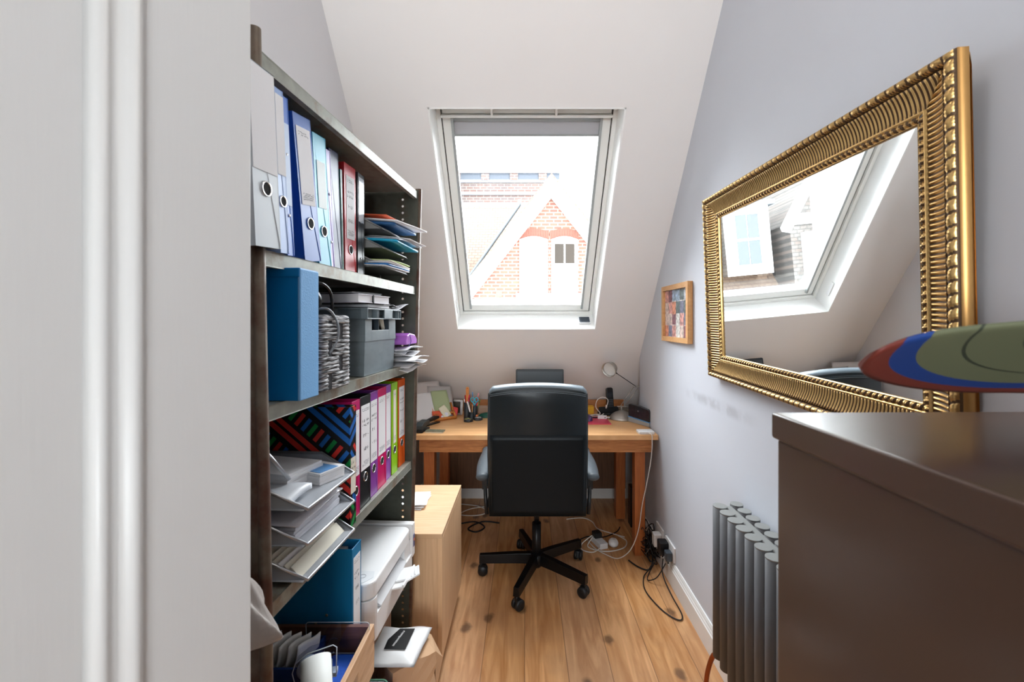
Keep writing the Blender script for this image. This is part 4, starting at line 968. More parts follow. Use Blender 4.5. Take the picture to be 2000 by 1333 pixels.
# packages below the shelving
KR = mat('kraft_paper', srgb(206, 168, 132), 0.75, bump=0.3, bscale=10)
m = MB(); m.box(-0.78, -0.50, 1.36, 1.63, 0.0605, 0.375); bxo = thing('cardboard_box', 'brown cardboard box at the back of the bottom shelf', 'box'); m.build('carton', mat('dull_cardboard', srgb(150, 120, 100), 0.8), bxo, bevel=0.002)
m = MB(); m.box(-0.502, -0.499, 1.47, 1.52, 0.0605, 0.375); m.build('packing_tape', mat('packing_tape', srgb(170, 142, 112), 0.35), bxo)
kb = thing('paper_bag', 'brown kraft paper bag under the white mailer at the foot of the shelving', 'bag', (-0.40, 1.47, 0.062), R(38))
def crumpbox(m, sx, sy, sz, amp, seed, mi=0, n=7):
    rd = random.Random(seed)
    base = [(-sx/2, -sy/2), (sx/2, -sy/2), (sx/2, sy/2), (-sx/2, sy/2)]; rings = []
    for k in range(n+1):
        z = sz*k/n; pts = []
        for e in range(4):
            p, q = base[e], base[(e+1) % 4]
            for i in range(5):
                tq = i/5; pts.append((p[0]+(q[0]-p[0])*tq+(rd.uniform(-amp, amp) if 0 < k else 0), p[1]+(q[1]-p[1])*tq+(rd.uniform(-amp, amp) if 0 < k else 0), z+(rd.uniform(-amp, amp) if 0 < k < n else 0)))
        rings.append(pts)
    vs = [p for r_ in rings for p in r_]; N_ = 20
    fs = [(k*N_+i, k*N_+(i+1) % N_, (k+1)*N_+(i+1) % N_, (k+1)*N_+i) for k in range(n) for i in range(N_)]
    fs.append(tuple(range(n*N_, (n+1)*N_))); m.add(vs, fs, mi)
m = MB(); crumpbox(m, 0.15, 0.13, 0.262, 0.005, 5); m.build('bag_body', KR, kb)
m = MB(); m.add([(0.075, -0.065, 0.262), (0.075, 0.065, 0.262), (0.115, 0.05, 0.235), (0.11, -0.05, 0.215), (0.078, -0.062, 0.12)], [(0, 1, 2, 3), (0, 3, 4)]); m.build('bag_flap', KR, kb, thick=0.0015)
ml = thing('mailing_bag', 'white padded mailing bag with black printed label on top of the brown paper bag', 'mailing bag', (-0.43, 1.455, 0.345), 0)
m = MB()
def mailer(a, b):
    ex = abs(2*a-1)**6; ey = abs(2*b-1)**6
    return (-0.085+0.17*a+0.012*(b-0.5), -0.085+0.17*b, 0.0)
for s_ in (0, 1):
    m.grid(lambda a, b: (-0.10+0.19*a+0.02*(b-0.5), -0.085+0.18*b, (0.014 if s_ else -0.012)*(1-abs(2*a-1)**4)*(1-abs(2*b-1)**4)+0.003*math.sin(a*9+b*4)*math.sin(b*11)), 16, 16)
m.build('bag', mat('white_poly', srgb(236, 236, 236), 0.35, bump=0.4, bscale=18), ml, thick=0.0008)
lab = MB(); T = TR((0.005, 0.018, 0.0172))
lab.prism([(-0.036, -0.05), (0.034, -0.05), (0.042, 0.045), (-0.010, 0.045), (-0.036, -0.008)], 0, 0.0005, 0, T)
lb = lab.build('label', mat('black_label', srgb(14, 14, 16), 0.4), ml)
tx = MB(); text_mesh('amazonbasics', 0.0135, TR((0.003, 0.016, 0.0182)) @ RZ(R(75)), tx); tx.build('lettering', mat('white_print', srgb(235, 235, 235), 0.5), lb)
m = MB(); m.prism([(0.0, -0.085), (0.09, -0.085), (0.085, -0.05), (0.0, -0.055)], 0.004, 0.006); 
bt = thing('lidded_tub', 'blue plastic tub with clear lid in front of the brown paper bag', 'tub', (-0.455, 1.262, 0.062))
m = MB(); m.prism(rounded_rect(0.12, 0.13, 0.03), 0, 0.265); m.build('tub', mat('blue_tub', srgb(48, 96, 190), 0.35), bt, bevel=0.004)
m = MB(); m.prism(rounded_rect(0.105, 0.11, 0.02, cx=-0.01), 0.266, 0.285); m.build('lid', mat('silvery_lid', srgb(196, 206, 214), 0.15), bt, bevel=0.005)
m = MB(); m.tube([(x, y, 0.286) for x, y in rounded_rect(0.108, 0.113, 0.02, cx=-0.01)], 0.0022, 6, closed=True); m.build('lid_seal', mat('green_seal', srgb(120, 170, 140), 0.4), bt)

# ------------------------------------------------------------------ beech pedestal
pd = thing('desk_pedestal', 'beech drawer pedestal on castors standing between the shelving and the desk', 'pedestal', (-0.332, 1.747, 0))
PWd, PDp = 0.42, 0.525
m = MB(); m.box(-PWd, 0, 0, PDp, 0.562, 0.580); m.build('top', BEECH, pd, bevel=0.001)
m = MB(); m.box(-0.018, 0, 0.001, PDp, 0.072, 0.561); m.build('side_panel', BEECHV, pd, bevel=0.001)
m = MB(); m.box(-PWd, -PWd+0.018, 0.001, PDp, 0.072, 0.561); m.build('side_panel', BEECHV, pd, bevel=0.001)
m = MB(); m.box(-PWd+0.018, -0.018, 0.010, 0.022, 0.088, 0.561); m.build('back_panel', BEECHV, pd)
m = MB(); m.box(-PWd+0.018, -0.018, 0.001, PDp-0.02, 0.072, 0.088); m.build('bottom', BEECH, pd)
for k, (z0, z1) in enumerate(((0.075, 0.36), (0.364, 0.459), (0.463, 0.558))):
    m = MB(); m.box(-PWd+0.002, -0.002, PDp, PDp+0.018, z0, z1); m.build('drawer', BEECHV, pd, bevel=0.001)
for (cx, cy) in ((-0.045, 0.05), (-0.045, PDp-0.05), (-PWd+0.045, 0.05), (-PWd+0.045, PDp-0.05)):
    m = MB(); 
    for s_ in (-1, 1): m.lathe([(0.004, -0.011), (0.028, -0.011), (0.031, -0.007), (0.031, 0.007), (0.028, 0.011), (0.004, 0.011)], 20, 0, TR((cx+s_*0.014, cy, 0.031)) @ RY(PI/2))
    m.box(cx-0.012, cx+0.012, cy-0.018, cy+0.018, 0.05, 0.072); m.build('castor', BLACK_PL, pd)
for k in range(3):
    sheet('loose_sheet', ORD_[k]+' white sheet from the bottom of the pile on the beech pedestal', 'paper', -0.66, -0.462+0.004*k, 1.97, 2.13, 0.584+k*0.007, PAPER, 0.002, k, R(-5+5*k), 'sheets on the beech pedestal', th=0.001)

# ------------------------------------------------------------------ desk
dk = thing('desk', 'oak desk with chunky legs under the sloping ceiling', 'desk')
DX0, DX1, DY0, DY1 = -0.68, 0.803, 2.615, 3.345
m = MB(); m.box(DX0, DX1, DY0, DY1, 0.720, 0.750); m.build('top', OAK_TOP, dk, bevel=0.002)
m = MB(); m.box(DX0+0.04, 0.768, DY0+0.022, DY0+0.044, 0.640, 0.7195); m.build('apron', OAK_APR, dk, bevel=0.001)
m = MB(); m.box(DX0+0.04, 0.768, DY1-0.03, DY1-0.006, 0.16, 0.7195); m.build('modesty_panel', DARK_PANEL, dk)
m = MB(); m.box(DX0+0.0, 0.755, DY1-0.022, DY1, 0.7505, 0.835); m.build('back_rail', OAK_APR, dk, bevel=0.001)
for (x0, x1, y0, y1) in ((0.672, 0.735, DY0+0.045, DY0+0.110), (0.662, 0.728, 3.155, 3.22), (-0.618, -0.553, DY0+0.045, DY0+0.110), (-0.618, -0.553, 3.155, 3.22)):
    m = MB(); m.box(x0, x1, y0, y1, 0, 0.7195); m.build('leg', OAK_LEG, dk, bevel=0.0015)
ZD = 0.750

# laptop on a riser
lp = thing('laptop', 'dark grey laptop opened on a riser, its screen rising above the chair', 'laptop', (0.105, 2.97, ZD))
m = MB(); m.box(-0.14, 0.14, -0.16, 0.06, 0.09, 0.10); m.box(-0.14, -0.13, -0.16, 0.06, 0, 0.09); m.box(0.13, 0.14, -0.16, 0.06, 0, 0.09); m.build('riser', BLACK_PL, lp, bevel=0.002)
m = MB(); m.prism(rounded_rect(0.335, 0.225, 0.010, cy=-0.055), 0.101, 0.117); m.build('keyboard_base', mat('laptop_grey', srgb(60, 66, 70), 0.4), lp, bevel=0.002)
T = TR((0, 0.06, 0.117)) @ RX(R(-4)) @ RX(PI/2)
m = MB(); m.prism(rounded_rect(0.335, 0.232, 0.010, cy=0.117), -0.007, 0, 0, T); m.build('screen_bezel', mat('laptop_bezel', srgb(44, 50, 54), 0.4), lp, bevel=0.002)
m = MB(); m.prism(rounded_rect(0.315, 0.205, 0.003, cy=0.114), 0.0, 0.0008, 0, T); m.build('screen', mat('screen_dark', srgb(62, 70, 76), 0.35), lp)

# desk lamp
dl = thing('desk_lamp', 'silver grey adjustable desk lamp at the right rear of the desk', 'lamp', (0.680, 3.06, ZD))
m = MB(); m.lathe([(0.004, 0.058), (0.02, 0.056), (0.045, 0.046), (0.072, 0.026), (0.088, 0.006), (0.089, 0.0)], 40); m.build('base', LAMP_GREY, dl)
m = MB(); m.tube([(0, 0, 0.056), (0, 0, 0.085)], 0.006, 12); m.box(-0.030, 0.036, -0.004, 0.004, 0.083, 0.089); m.build('pivot', LAMP_GREY, dl)
J = Vector((0.108, 0.0, 0.222)); Hd = Vector((-0.075, -0.06, 0.345))
m = MB(); m.tube([(-0.008, 0.0, 0.088), (0.085, 0.0, 0.222)], 0.0028, 8); m.build('lower_arm', LAMP_GREY, dl)
m = MB(); m.tube([(0.026, 0.0, 0.088), (0.120, 0.0, 0.222)], 0.0028, 8); m.build('lower_arm', LAMP_GREY, dl)
m = MB(); m.box(0.078, 0.126, -0.005, 0.005, 0.220, 0.227); m.build('elbow', LAMP_GREY, dl, bevel=0.001)
m = MB(); m.tube([J, J.lerp(Hd, 0.86)], 0.0026, 8); m.tube([J.lerp(Hd, 0.82), Hd], 0.0045, 8); m.build('upper_arm', DARK_METAL, dl)
aim = Vector((-0.62, -0.74, -0.26)).normalized()
q = aim.to_track_quat('Z', 'Y').to_matrix().to_4x4()
T = TR(Vector((-0.088, -0.058, 0.358))) @ q
m = MB(); m.lathe([(0.008, -0.045), (0.026, -0.040), (0.040, -0.022), (0.049, 0.008), (0.053, 0.030), (0.050, 0.031), (0.046, 0.008), (0.036, -0.020)], 32, 0, T); m.build('shade', LAMP_GREY, dl)
m = MB(); m.lathe([(0.001, 0.010), (0.046, 0.012)], 28, 0, T); m.build('bulb_lens', mat('lens_white', srgb(225, 226, 224), 0.35), dl)

# cordless phone
ph = thing('cordless_phone', 'black cordless phone standing in its cradle beside the lamp', 'phone', (0.630, 3.185, ZD), R(12))
T = RX(R(-10))
m = MB(); m.prism(rounded_rect(0.050, 0.165, 0.015, cy=0.115), -0.012, 0.012, 0, T @ RX(PI/2)); hs = m.build('handset', BLACK_PL, ph, bevel=0.004)
m = MB(); m.prism(rounded_rect(0.030, 0.038, 0.003, cy=0.145), 0.0122, 0.013, 0, T @ RX(PI/2)); m.build('display', mat('phone_display', srgb(54, 58, 66), 0.15), hs)
m = MB()
for i in range(3):
    for j in range(5): m.prism(rounded_rect(0.009, 0.006, 0.002, cx=(i-1)*0.012, cy=0.06+j*0.012), 0.0122, 0.0135, 0, T @ RX(PI/2))
m.build('keys', mat('key_grey', srgb(96, 98, 104), 0.4), hs)
m = MB(); m.prism([(-0.10, -0.02), (0.045, -0.05), (0.05, 0.04), (-0.09, 0.04)], 0, 0.022); m.prism([(-0.10, -0.02), (0.045, -0.03), (0.045, -0.018), (-0.10, -0.01)], 0.022, 0.065); m.build('cradle', BLACK_PL, ph, bevel=0.004)

# router
rt = thing('router', 'dark router with silver base and blue stripe near the right wall', 'router', (0.706, 2.975, ZD), math.atan2(2.80-2.975, 0.80-0.706))
RL = math.hypot(0.094, 0.175)*0.98
m = MB(); m.prism([(0, 0), (RL, 0), (RL, 0.028), (0, 0.034)], 0, 0.034, 0, Matrix(((1, 0, 0, 0), (0, 0, 1, 0), (0, 1, 0, 0), (0, 0, 0, 1)))); m.build('base', mat('router_silver', srgb(176, 180, 182), 0.35, metal=0.3), rt, bevel=0.004)
m = MB(); m.prism([(-0.002, 0.034), (RL*0.4, 0.031), (RL+0.001, 0.028), (RL+0.001, 0.033), (0, 0.039)], -0.001, 0.033, 0, Matrix(((1, 0, 0, 0), (0, 0, 1, 0), (0, 1, 0, 0), (0, 0, 0, 1)))); m.build('blue_stripe', mat('router_blue', srgb(90, 156, 214), 0.3), rt)
body = [(0.0, 0.038), (RL, 0.032), (RL+0.002, 0.098), (RL-0.006, 0.108), (RL*0.5, 0.120), (0.010, 0.122), (0.0, 0.116)]
m = MB(); m.prism(body, 0.002, 0.030, 0, Matrix(((1, 0, 0, 0), (0, 0, 1, 0), (0, 1, 0, 0), (0, 0, 0, 1)))); m.build('body', mat('router_black', srgb(48, 48, 52), 0.16, var=0.3, vscale=30), rt, bevel=0.003)
m = MB(); text_mesh('BT', 0.014, TR((RL*0.5, 0.0012, 0.086)) @ RX(PI/2), m); m.build('lettering', mat('logo_grey', srgb(150, 150, 156), 0.4), rt)

# white hub at the desk corner with its cable
m = MB(); wh = thing('white_hub', 'flat white hub box on the right front corner of the desk', 'hub', (0.738, 2.665, ZD))
m.prism(rounded_rect(0.098, 0.070, 0.008), 0.0, 0.016); m.build('box', WHITE_PL, wh, bevel=0.003)
m = MB(); scrib(m, -0.02, 0.02, 0, 0.006, 1, 0, x=0, seed=6); 
for i, v_ in enumerate(m.v): m.v[i] = Vector((v_.y, v_.z, 0.0163))
m.build('lettering', INKL, wh)
WCAB = mat('white_cable', srgb(222, 216, 208), 0.45); BCAB = mat('black_cable', srgb(24, 22, 24), 0.5)
cb = MB(); cb.tube(spline([(0.752, 2.628, 0.760), (0.758, 2.605, 0.757), (0.760, 2.597, 0.735), (0.757, 2.594, 0.66), (0.742, 2.592, 0.55), (0.720, 2.592, 0.44), (0.698, 2.595, 0.33), (0.684, 2.596, 0.22), (0.662, 2.60, 0.13), (0.620, 2.60, 0.055), (0.56, 2.62, 0.006), (0.50, 2.66, 0.006), (0.44, 2.74, 0.006), (0.41, 2.84, 0.006)], 8), 0.0030, 8)
tag(cb.build('white_cable', WCAB), 'white cable hanging from the hub down the front desk leg to the floor', 'cable')

# mouse mat, mouse
mm = thing('mouse_mat', 'pink mouse mat on the desk right of the chair', 'mouse mat', (0.455, 3.0, ZD))
m = MB(); m.prism(rounded_rect(0.24, 0.235, 0.006, cx=0.0), 0.0, 0.004); m.build('mat', mat('pink_mat', srgb(222, 62, 92), 0.45), mm, bevel=0.0008)
m = MB(); m.tube([(x, y, 0.0042) for x, y in rounded_rect(0.225, 0.22, 0.006)], 0.0008, 5, closed=True); m.build('border_line', mat('pink_line', srgb(240, 120, 140), 0.5), mm)
m = MB(); m.grid(lambda a, b: (0.030*math.cos(a*2*PI)*math.sin(b*PI/2), 0.05*math.sin(a*2*PI)*math.sin(b*PI/2), 0.034*math.cos(b*PI/2)**0.7), 24, 8, closed_u=True)
ms = thing('mouse', 'dark violet computer mouse on the pink mat', 'mouse', (0.438, 3.0, ZD+0.0045)); m.build('shell', mat('violet_plastic', srgb(84, 64, 110), 0.2), ms)
m = MB(); m.lathe([(0.009, -0.003), (0.009, 0.003)], 14, 0, TR((0, 0.022, 0.028)) @ RY(PI/2)); m.build('scroll_wheel', BLACK_PL, ms)

# cables and bits around the phone
m = MB(); m.tube(spline([(0.46, 3.11, ZD+0.012), (0.50, 3.10, ZD+0.02), (0.535, 3.09, ZD+0.03), (0.505, 3.09, ZD+0.075), (0.515, 3.09, ZD+0.125), (0.555, 3.09, ZD+0.145), (0.59, 3.09, ZD+0.125), (0.58, 3.09, ZD+0.075)], 8), 0.003, 8)
m.tube([(0.58, 3.09, ZD+0.09), (0.577, 3.09, ZD+0.066)], 0.0055, 8); tag(m.build('white_cable', WCAB), 'white cable looping above the desk next to the phone', 'cable')
m = MB(); m.tube(spline([(0.42, 3.12, ZD+0.006), (0.48, 3.10, ZD+0.008), (0.54, 3.08, ZD+0.02), (0.56, 3.09, ZD+0.03)], 8), 0.003, 8); tag(m.build('white_cable', WCAB), 'short white cable lying behind the pink mouse mat', 'cable')
m = MB(); ad = thing('usb_charger', 'white charger plug with a round hole lying between phone and lamp', 'charger', (0.545, 3.045, ZD), R(-10))
m.box(-0.035, 0.028, -0.014, 0.016, 0, 0.026); m.build('body', WHITE_PL, ad, bevel=0.003)
m = MB(); m.box(0.028, 0.05, -0.006, 0.006, 0.010, 0.017); m.build('prong', WHITE_PL, ad)
m = MB(); m.lathe([(0.004, 0), (0.004, 0.001)], 12, 0, TR((0.016, -0.0142, 0.014)) @ RX(PI/2)); m.build('socket_hole', HOLE, ad)
m = MB(); m.tube(spline([(0.42, 3.14, ZD+0.006), (0.50, 3.13, ZD+0.008), (0.60, 3.05, ZD+0.008), (0.63, 3.0, ZD+0.006), (0.60, 3.04, ZD+0.01), (0.50, 3.06, ZD+0.008), (0.44, 3.08, ZD+0.006)], 8), 0.004, 6); tag(m.build('black_cable', BCAB), 'tangled black cable lying around the white charger on the desk', 'cable')
m = MB(); m.box(0.43, 0.51, 3.21, 3.27, ZD, ZD+0.055); tag(m.build('yellow_notepad', mat('yellow_pad', srgb(236, 178, 40), 0.6), bevel=0.002), 'yellow note block at the back of the desk right of the chair', 'notepad')
m = MB(); m.box(0.70, 0.795, 3.22, 3.30, ZD, ZD+0.035); tag(m.build('adapter_box', mat('taupe_plastic', srgb(120, 112, 100), 0.5), bevel=0.008, seg=3), 'grey brown box at the back of the desk behind the lamp', 'box')

# ---- left half of the desk
# letter rack with papers
lr = thing('letter_rack', 'orange wooden slanted document rack at the left of the desk', 'rack', (-0.612, 2.972, ZD), R(33))
m = MB()
def beam(m, p0, p1, w_, h_):
    m.tube([p0, p1], w_*0.75, 4)
m = MB(); beam(m, (0, 0, 0.010), (0.155, 0, 0.010), 0.016, 0.016); beam(m, (0.012, 0.03, 0.04), (0.15, 0.03, 0.04), 0.012, 0.012); m.build('front_rail', RACKWOOD, lr)
for xx in (0.005, 0.152):
    m = MB(); beam(m, (xx, 0.0, 0.009), (xx, 0.20, 0.010), 0.014, 0.014); beam(m, (xx, 0.0, 0.014), (xx, 0.045, 0.05), 0.012, 0.012); beam(m, (xx, 0.04, 0.040), (xx, 0.09, 0.10), 0.011, 0.011); m.build('side_rail', RACKWOOD, lr)
m = MB(); beam(m, (0.005, 0.19, 0.010), (0.152, 0.19, 0.010), 0.014, 0.014); m.build('back_rail', RACKWOOD, lr)
def leaning(name, label, cat, x, w_, z0, L_, tilt, y, matl, rz=R(33), roll=0.0, th=0.002, group=None, curl=0.004, dz=0.0):
    m = MB(); T = TR((-0.612, 2.972, ZD)) @ RZ(rz) @ TR((x, y, z0+dz)) @ RX(-tilt) @ RY(roll)
    m.grid(lambda a, b: (a*w_, curl*math.sin(b*4+a*2), b*L_), 8, 10, T=T)
    return tag(m.build(name, matl, thick=th), label, cat, group)
GP = 'documents leaning in the wooden rack'
leaning('document', 'tallest grey white document at the back of the wooden rack', 'document', -0.10, 0.20, 0.022, 0.262, R(31), 0.058, mat('warm_grey_sheet', srgb(206, 200, 198), 0.7), th=0.006)
leaning('document', 'grey document leaning against the rack behind the green brochure', 'document', -0.02, 0.18, 0.022, 0.235, R(33), 0.046, mat('grey_sheet', srgb(186, 182, 180), 0.7), th=0.004, roll=R(6))
leaning('brochure', 'green and white brochure leaning in the wooden rack', 'brochure', 0.015, 0.12, 0.045, 0.17, R(34), 0.034, mat('green_brochure', srgb(176, 190, 146), 0.6), th=0.002)
leaning('document', 'white document with thick edge at the front of the wooden rack', 'document', -0.15, 0.185, 0.010, 0.205, R(37), 0.018, PAPER, th=0.010)
leaning('orange_card', 'orange printed card tucked into the wooden rack', 'card', -0.01, 0.07, 0.020, 0.050, R(35), 0.010, mat('orange_card', srgb(226, 96, 60), 0.6))
leaning('note_card', 'pale yellow note card sticking out of the wooden rack', 'card', 0.075, 0.055, 0.012, 0.085, R(30), -0.002, mat('note_yellow', srgb(236, 232, 206), 0.7), roll=R(-28))
leaning('note_card', 'small white card with blue and red print in the wooden rack', 'card', 0.045, 0.045, 0.016, 0.055, R(34), 0.004, mat('white_card', srgb(232, 232, 240), 0.6), roll=R(18))
leaning('red_card', 'red and white card at the right side of the wooden rack', 'card', 0.125, 0.055, 0.03, 0.06, R(36), 0.04, mat('red_card', srgb(222, 78, 76), 0.6), roll=R(20))
# photo frame behind
pfm = thing('photo_frame', 'small silver framed photo behind the wooden rack', 'photo frame', (-0.515, 3.17, ZD), R(-8), rx=R(-10))
m = MB(); ro = rounded_rect(0.13, 0.11, 0.012, cy=0.058); m.prism(ro, 0, 0.012, 0, RX(PI/2)); m.build('frame', SILVER, pfm, bevel=0.002)
m = MB(); m.prism(rounded_rect(0.095, 0.08, 0.003, cy=0.058), 0.0122, 0.013, 0, RX(PI/2)); m.build('picture', mat('dark_photo', srgb(62, 56, 44), 0.25, var=0.6, vscale=30), pfm)
# pen pots
POT = mat('dark_mesh_pot', srgb(58, 62, 66), 0.45, metal=0.4)
def pot(label, x, y, r, h):
    o = thing('pen_pot', label, 'pen pot', (x, y, ZD), 0, 'dark cylindrical pots of the desk tidy')
    m = MB(); m.lathe([(r*0.97, 0.0), (r, 0.002), (r, h), (r-0.0015, h), (r-0.0015, 0.003), (0.0005, 0.003)], 24); m.build('cup', POT, o); return o
pot('tallest dark pen pot on the desk, at the left of the pen group', -0.408, 3.06, 0.021, 0.115)
pot('dark pen pot holding the scissors on the desk', -0.360, 3.10, 0.024, 0.085)
pot('short narrow dark pot in front of the scissors', -0.372, 3.045, 0.016, 0.050)
def tin(label, x, y, fillm, fcount):
    o = thing('round_tin', label, 'tin', (x, y, ZD))
    m = MB(); m.lathe([(0.031, 0), (0.032, 0.002), (0.032, 0.018), (0.029, 0.018), (0.029, 0.004), (0.0005, 0.004)], 28); m.build('cup', POT, o)
    m = MB(); rd = random.Random(fcount)
    for k in range(24):
        a, r_ = rd.uniform(0, 6.28), rd.uniform(0, 0.024); m.box(-0.006, 0.006, -0.001, 0.001, 0, 0.002, k % 2, TR((r_*math.cos(a), r_*math.sin(a), 0.014+rd.uniform(0, 0.004))) @ RZ(rd.uniform(0, 3)))
    cl = m.build('clips', fillm, o); cl['kind'] = 'stuff'
tin('low round dark dish of yellow pins in front of the pen pots', -0.385, 2.975, [mat('pin_yellow', srgb(222, 214, 120), 0.4), SILVER], 3)
tin('low round dark dish of white clips next to the pen pots', -0.325, 3.02, [mat('clip_white', srgb(226, 218, 214), 0.4), SILVER], 5)
m = MB(); m.lathe([(0.001, 0), (0.006, 0.002), (0.009, 0.008), (0.006, 0.015), (0.001, 0.016)], 16, 0, TR((-0.333, 3.024, ZD+0.0195))); tag(m.build('orange_bead', mat('bead_orange', srgb(226, 130, 80), 0.4)), 'small orange ball on top of the dish of clips', 'ball')
def pen(label, base, top, col, r=0.0042, capc=None, name='pen', group=None):
    o = thing(name, label, name, base, 0, group); d = Vector(top)-Vector(base)
    m = MB(); m.tube([(0, 0, 0), d*0.8], r, 8); m.build('barrel', mat('pen_%d_%d_%d' % col, srgb(*col), 0.35), o)
    c2 = capc or col
    m = MB(); m.tube([d*0.8, d*0.97, d], [r*1.15, r*1.1, r*0.4], 8); m.build('cap', mat('pen_%d_%d_%d' % c2, srgb(*c2), 0.35), o)
P1 = (-0.408, 3.06); P2 = (-0.360, 3.10); P3 = (-0.372, 3.045)
pen('dark red pen in the tallest pot, its cap furthest left', (P1[0], P1[1], ZD+0.01), (P1[0]-0.012, P1[1]+0.01, ZD+0.165), (190, 30, 50))
pen('white pen in the tallest pot', (P1[0]+0.003, P1[1], ZD+0.01), (P1[0]-0.018, P1[1]-0.006, ZD+0.14), (226, 224, 220))
pen('crimson pen in the tallest pot, leaning right towards the scissors', (P1[0]-0.005, P1[1], ZD+0.01), (P1[0]+0.018, P1[1]+0.006, ZD+0.168), (214, 32, 90))
pen('white marker leaning in the short pot', (P3[0], P3[1], ZD+0.01), (P3[0]-0.030, P3[1]-0.004, ZD+0.125), (232, 230, 232), r=0.006)
pen('wood coloured pencil in the short pot', (P3[0]+0.003, P3[1], ZD+0.01), (P3[0]+0.004, P3[1]+0.004, ZD+0.10), (206, 150, 96))
pen('light blue pencil rising above the scissors', (P2[0]-0.004, P2[1], ZD+0.01), (P2[0]-0.014, P2[1]+0.006, ZD+0.180), (206, 150, 140), capc=(120, 170, 220))
pen('crimson pen with white tip in the scissors pot, leaning right', (P2[0], P2[1]+0.004, ZD+0.01), (P2[0]+0.030, P2[1]+0.008, ZD+0.172), (214, 40, 100), capc=(232, 160, 170))
pen('orange pen leaning right in the scissors pot', (P2[0]+0.004, P2[1], ZD+0.01), (P2[0]+0.036, P2[1]-0.004, ZD+0.142), (224, 110, 70))
pen('green tipped pen at the far right of the scissors pot', (P2[0]+0.006, P2[1]+0.006, ZD+0.01), (P2[0]+0.040, P2[1]+0.006, ZD+0.128), (60, 150, 90))
wsx = thing('wooden_ruler', 'wooden stick with a rounded drilled end rising from the tallest pen pot', 'stick', (P1[0]+0.004, P1[1]+0.004, ZD+0.006))
m = MB(); m.prism([(-0.008, 0)]+[(0.011*math.cos(a), 0.205+0.011*math.sin(a)) for a in [PI-i*PI/10 for i in range(11)]]+[(0.008, 0)], -0.002, 0.002, 0, RX(PI/2)); m.build('stick', RACKWOOD, wsx)
m = MB(); m.lathe([(0.0035, 0), (0.0035, 0.0006)], 12, 0, TR((0, -0.0021, 0.205)) @ RX(PI/2)); m.build('drilled_hole', mat('brown_hole', srgb(110, 66, 30), 0.7), wsx)
sx = thing('scissors', 'turquoise handled scissors standing handles up in a pen pot', 'scissors', (P2[0]+0.004, P2[1]-0.018, ZD+0.03))
for s_ in (-1, 1):
    m = MB(); m.tube([(s_*0.014+0.011*math.cos(a*PI/10), 0, 0.098+0.015*math.sin(a*PI/10)) for a in range(20)], 0.0048, 8, closed=True); m.tube([(s_*0.012, 0, 0.085), (-s_*0.001, 0, 0.055)], 0.005, 8); m.build('handle', mat('turquoise_handle', srgb(80, 176, 200), 0.35), sx)
    m = MB(); m.prism([(s_*0.004, 0.055), (-s_*0.004, 0.055), (-s_*0.002, -0.02)], -0.001+s_*0.0012, 0.001+s_*0.0012, 0, RX(PI/2)); m.build('blade', SILVER, sx)
m = MB(); m.grid(lambda a, b: (0.035*math.cos(a*2*PI)*math.sin(b*PI/2)*2.0, 0.03*math.sin(a*2*PI)*math.sin(b*PI/2), 0.035*math.cos(b*PI/2)), 20, 6, closed_u=True, T=TR((-0.265, 3.10, ZD+0.001)))
tag(m.build('glasses_case', mat('dark_green_case', srgb(16, 82, 66), 0.4)), 'dark green case lying on the desk left of the chair', 'case')
m = MB(); m.prism(rounded_rect(0.16, 0.05, 0.02, cx=-0.27, cy=3.22), ZD, ZD+0.06); tag(m.build('taupe_pouch', mat('taupe_cloth', srgb(176, 150, 130), 0.8), bevel=0.015, seg=4), 'taupe pouch at the back of the desk behind the green case', 'pouch')
# black stapler/hole punch
hpn = thing('hole_punch', 'black hole punch at the left front of the desk', 'hole punch', (-0.650, 2.66, ZD), R(80))
T = Matrix(((1, 0, 0, 0), (0, 0, 1, -0.025), (0, 1, 0, 0), (0, 0, 0, 1)))
m = MB(); m.prism([(0, 0), (0.12, 0), (0.12, 0.012), (0.0, 0.018)], 0, 0.05, 0, T); m.build('base', BLACK_PL, hpn, bevel=0.003)
m = MB(); m.prism([(0.0, 0.02), (0.125, 0.034), (0.13, 0.050), (0.10, 0.062), (0.03, 0.058), (0.0, 0.045)], 0.002, 0.048, 0, T); m.build('lever', mat('charcoal_plastic', srgb(58, 66, 68), 0.4), hpn, bevel=0.004)
stp = thing('stapler', 'black metal stapler lying at the left end of the desk', 'stapler', (-0.662, 2.83, ZD), R(60))
m = MB(); m.prism([(0, 0), (0.14, 0), (0.14, 0.008), (0.0, 0.012)], 0, 0.03, 0, T); m.build('base', BLACK_PL, stp, bevel=0.002)
m = MB(); m.prism([(0.0, 0.018), (0.135, 0.030), (0.138, 0.046), (0.10, 0.052), (0.0, 0.034)], 0.004, 0.026, 0, T); m.build('arm', BLACK_PL, stp, bevel=0.003)
npd = thing('notepad', 'small dark patterned notebook beside the hole punch', 'notebook', (-0.555, 2.685, ZD), R(-8))
m = MB(); m.box(-0.055, 0.055, -0.022, 0.030, 0, 0.007); m.build('pages', PAPER2, npd)
m = MB(); m.box(-0.057, 0.057, -0.023, 0.031, 0.007, 0.010); m.build('cover', mat('green_pattern', srgb(112, 112, 92), 0.6, var=0.45, vscale=60), npd)

# ------------------------------------------------------------------ office chair
ch = thing('office_chair', 'black leather swivel office chair pushed up to the desk', 'office chair', (0.066, 2.453, 0))
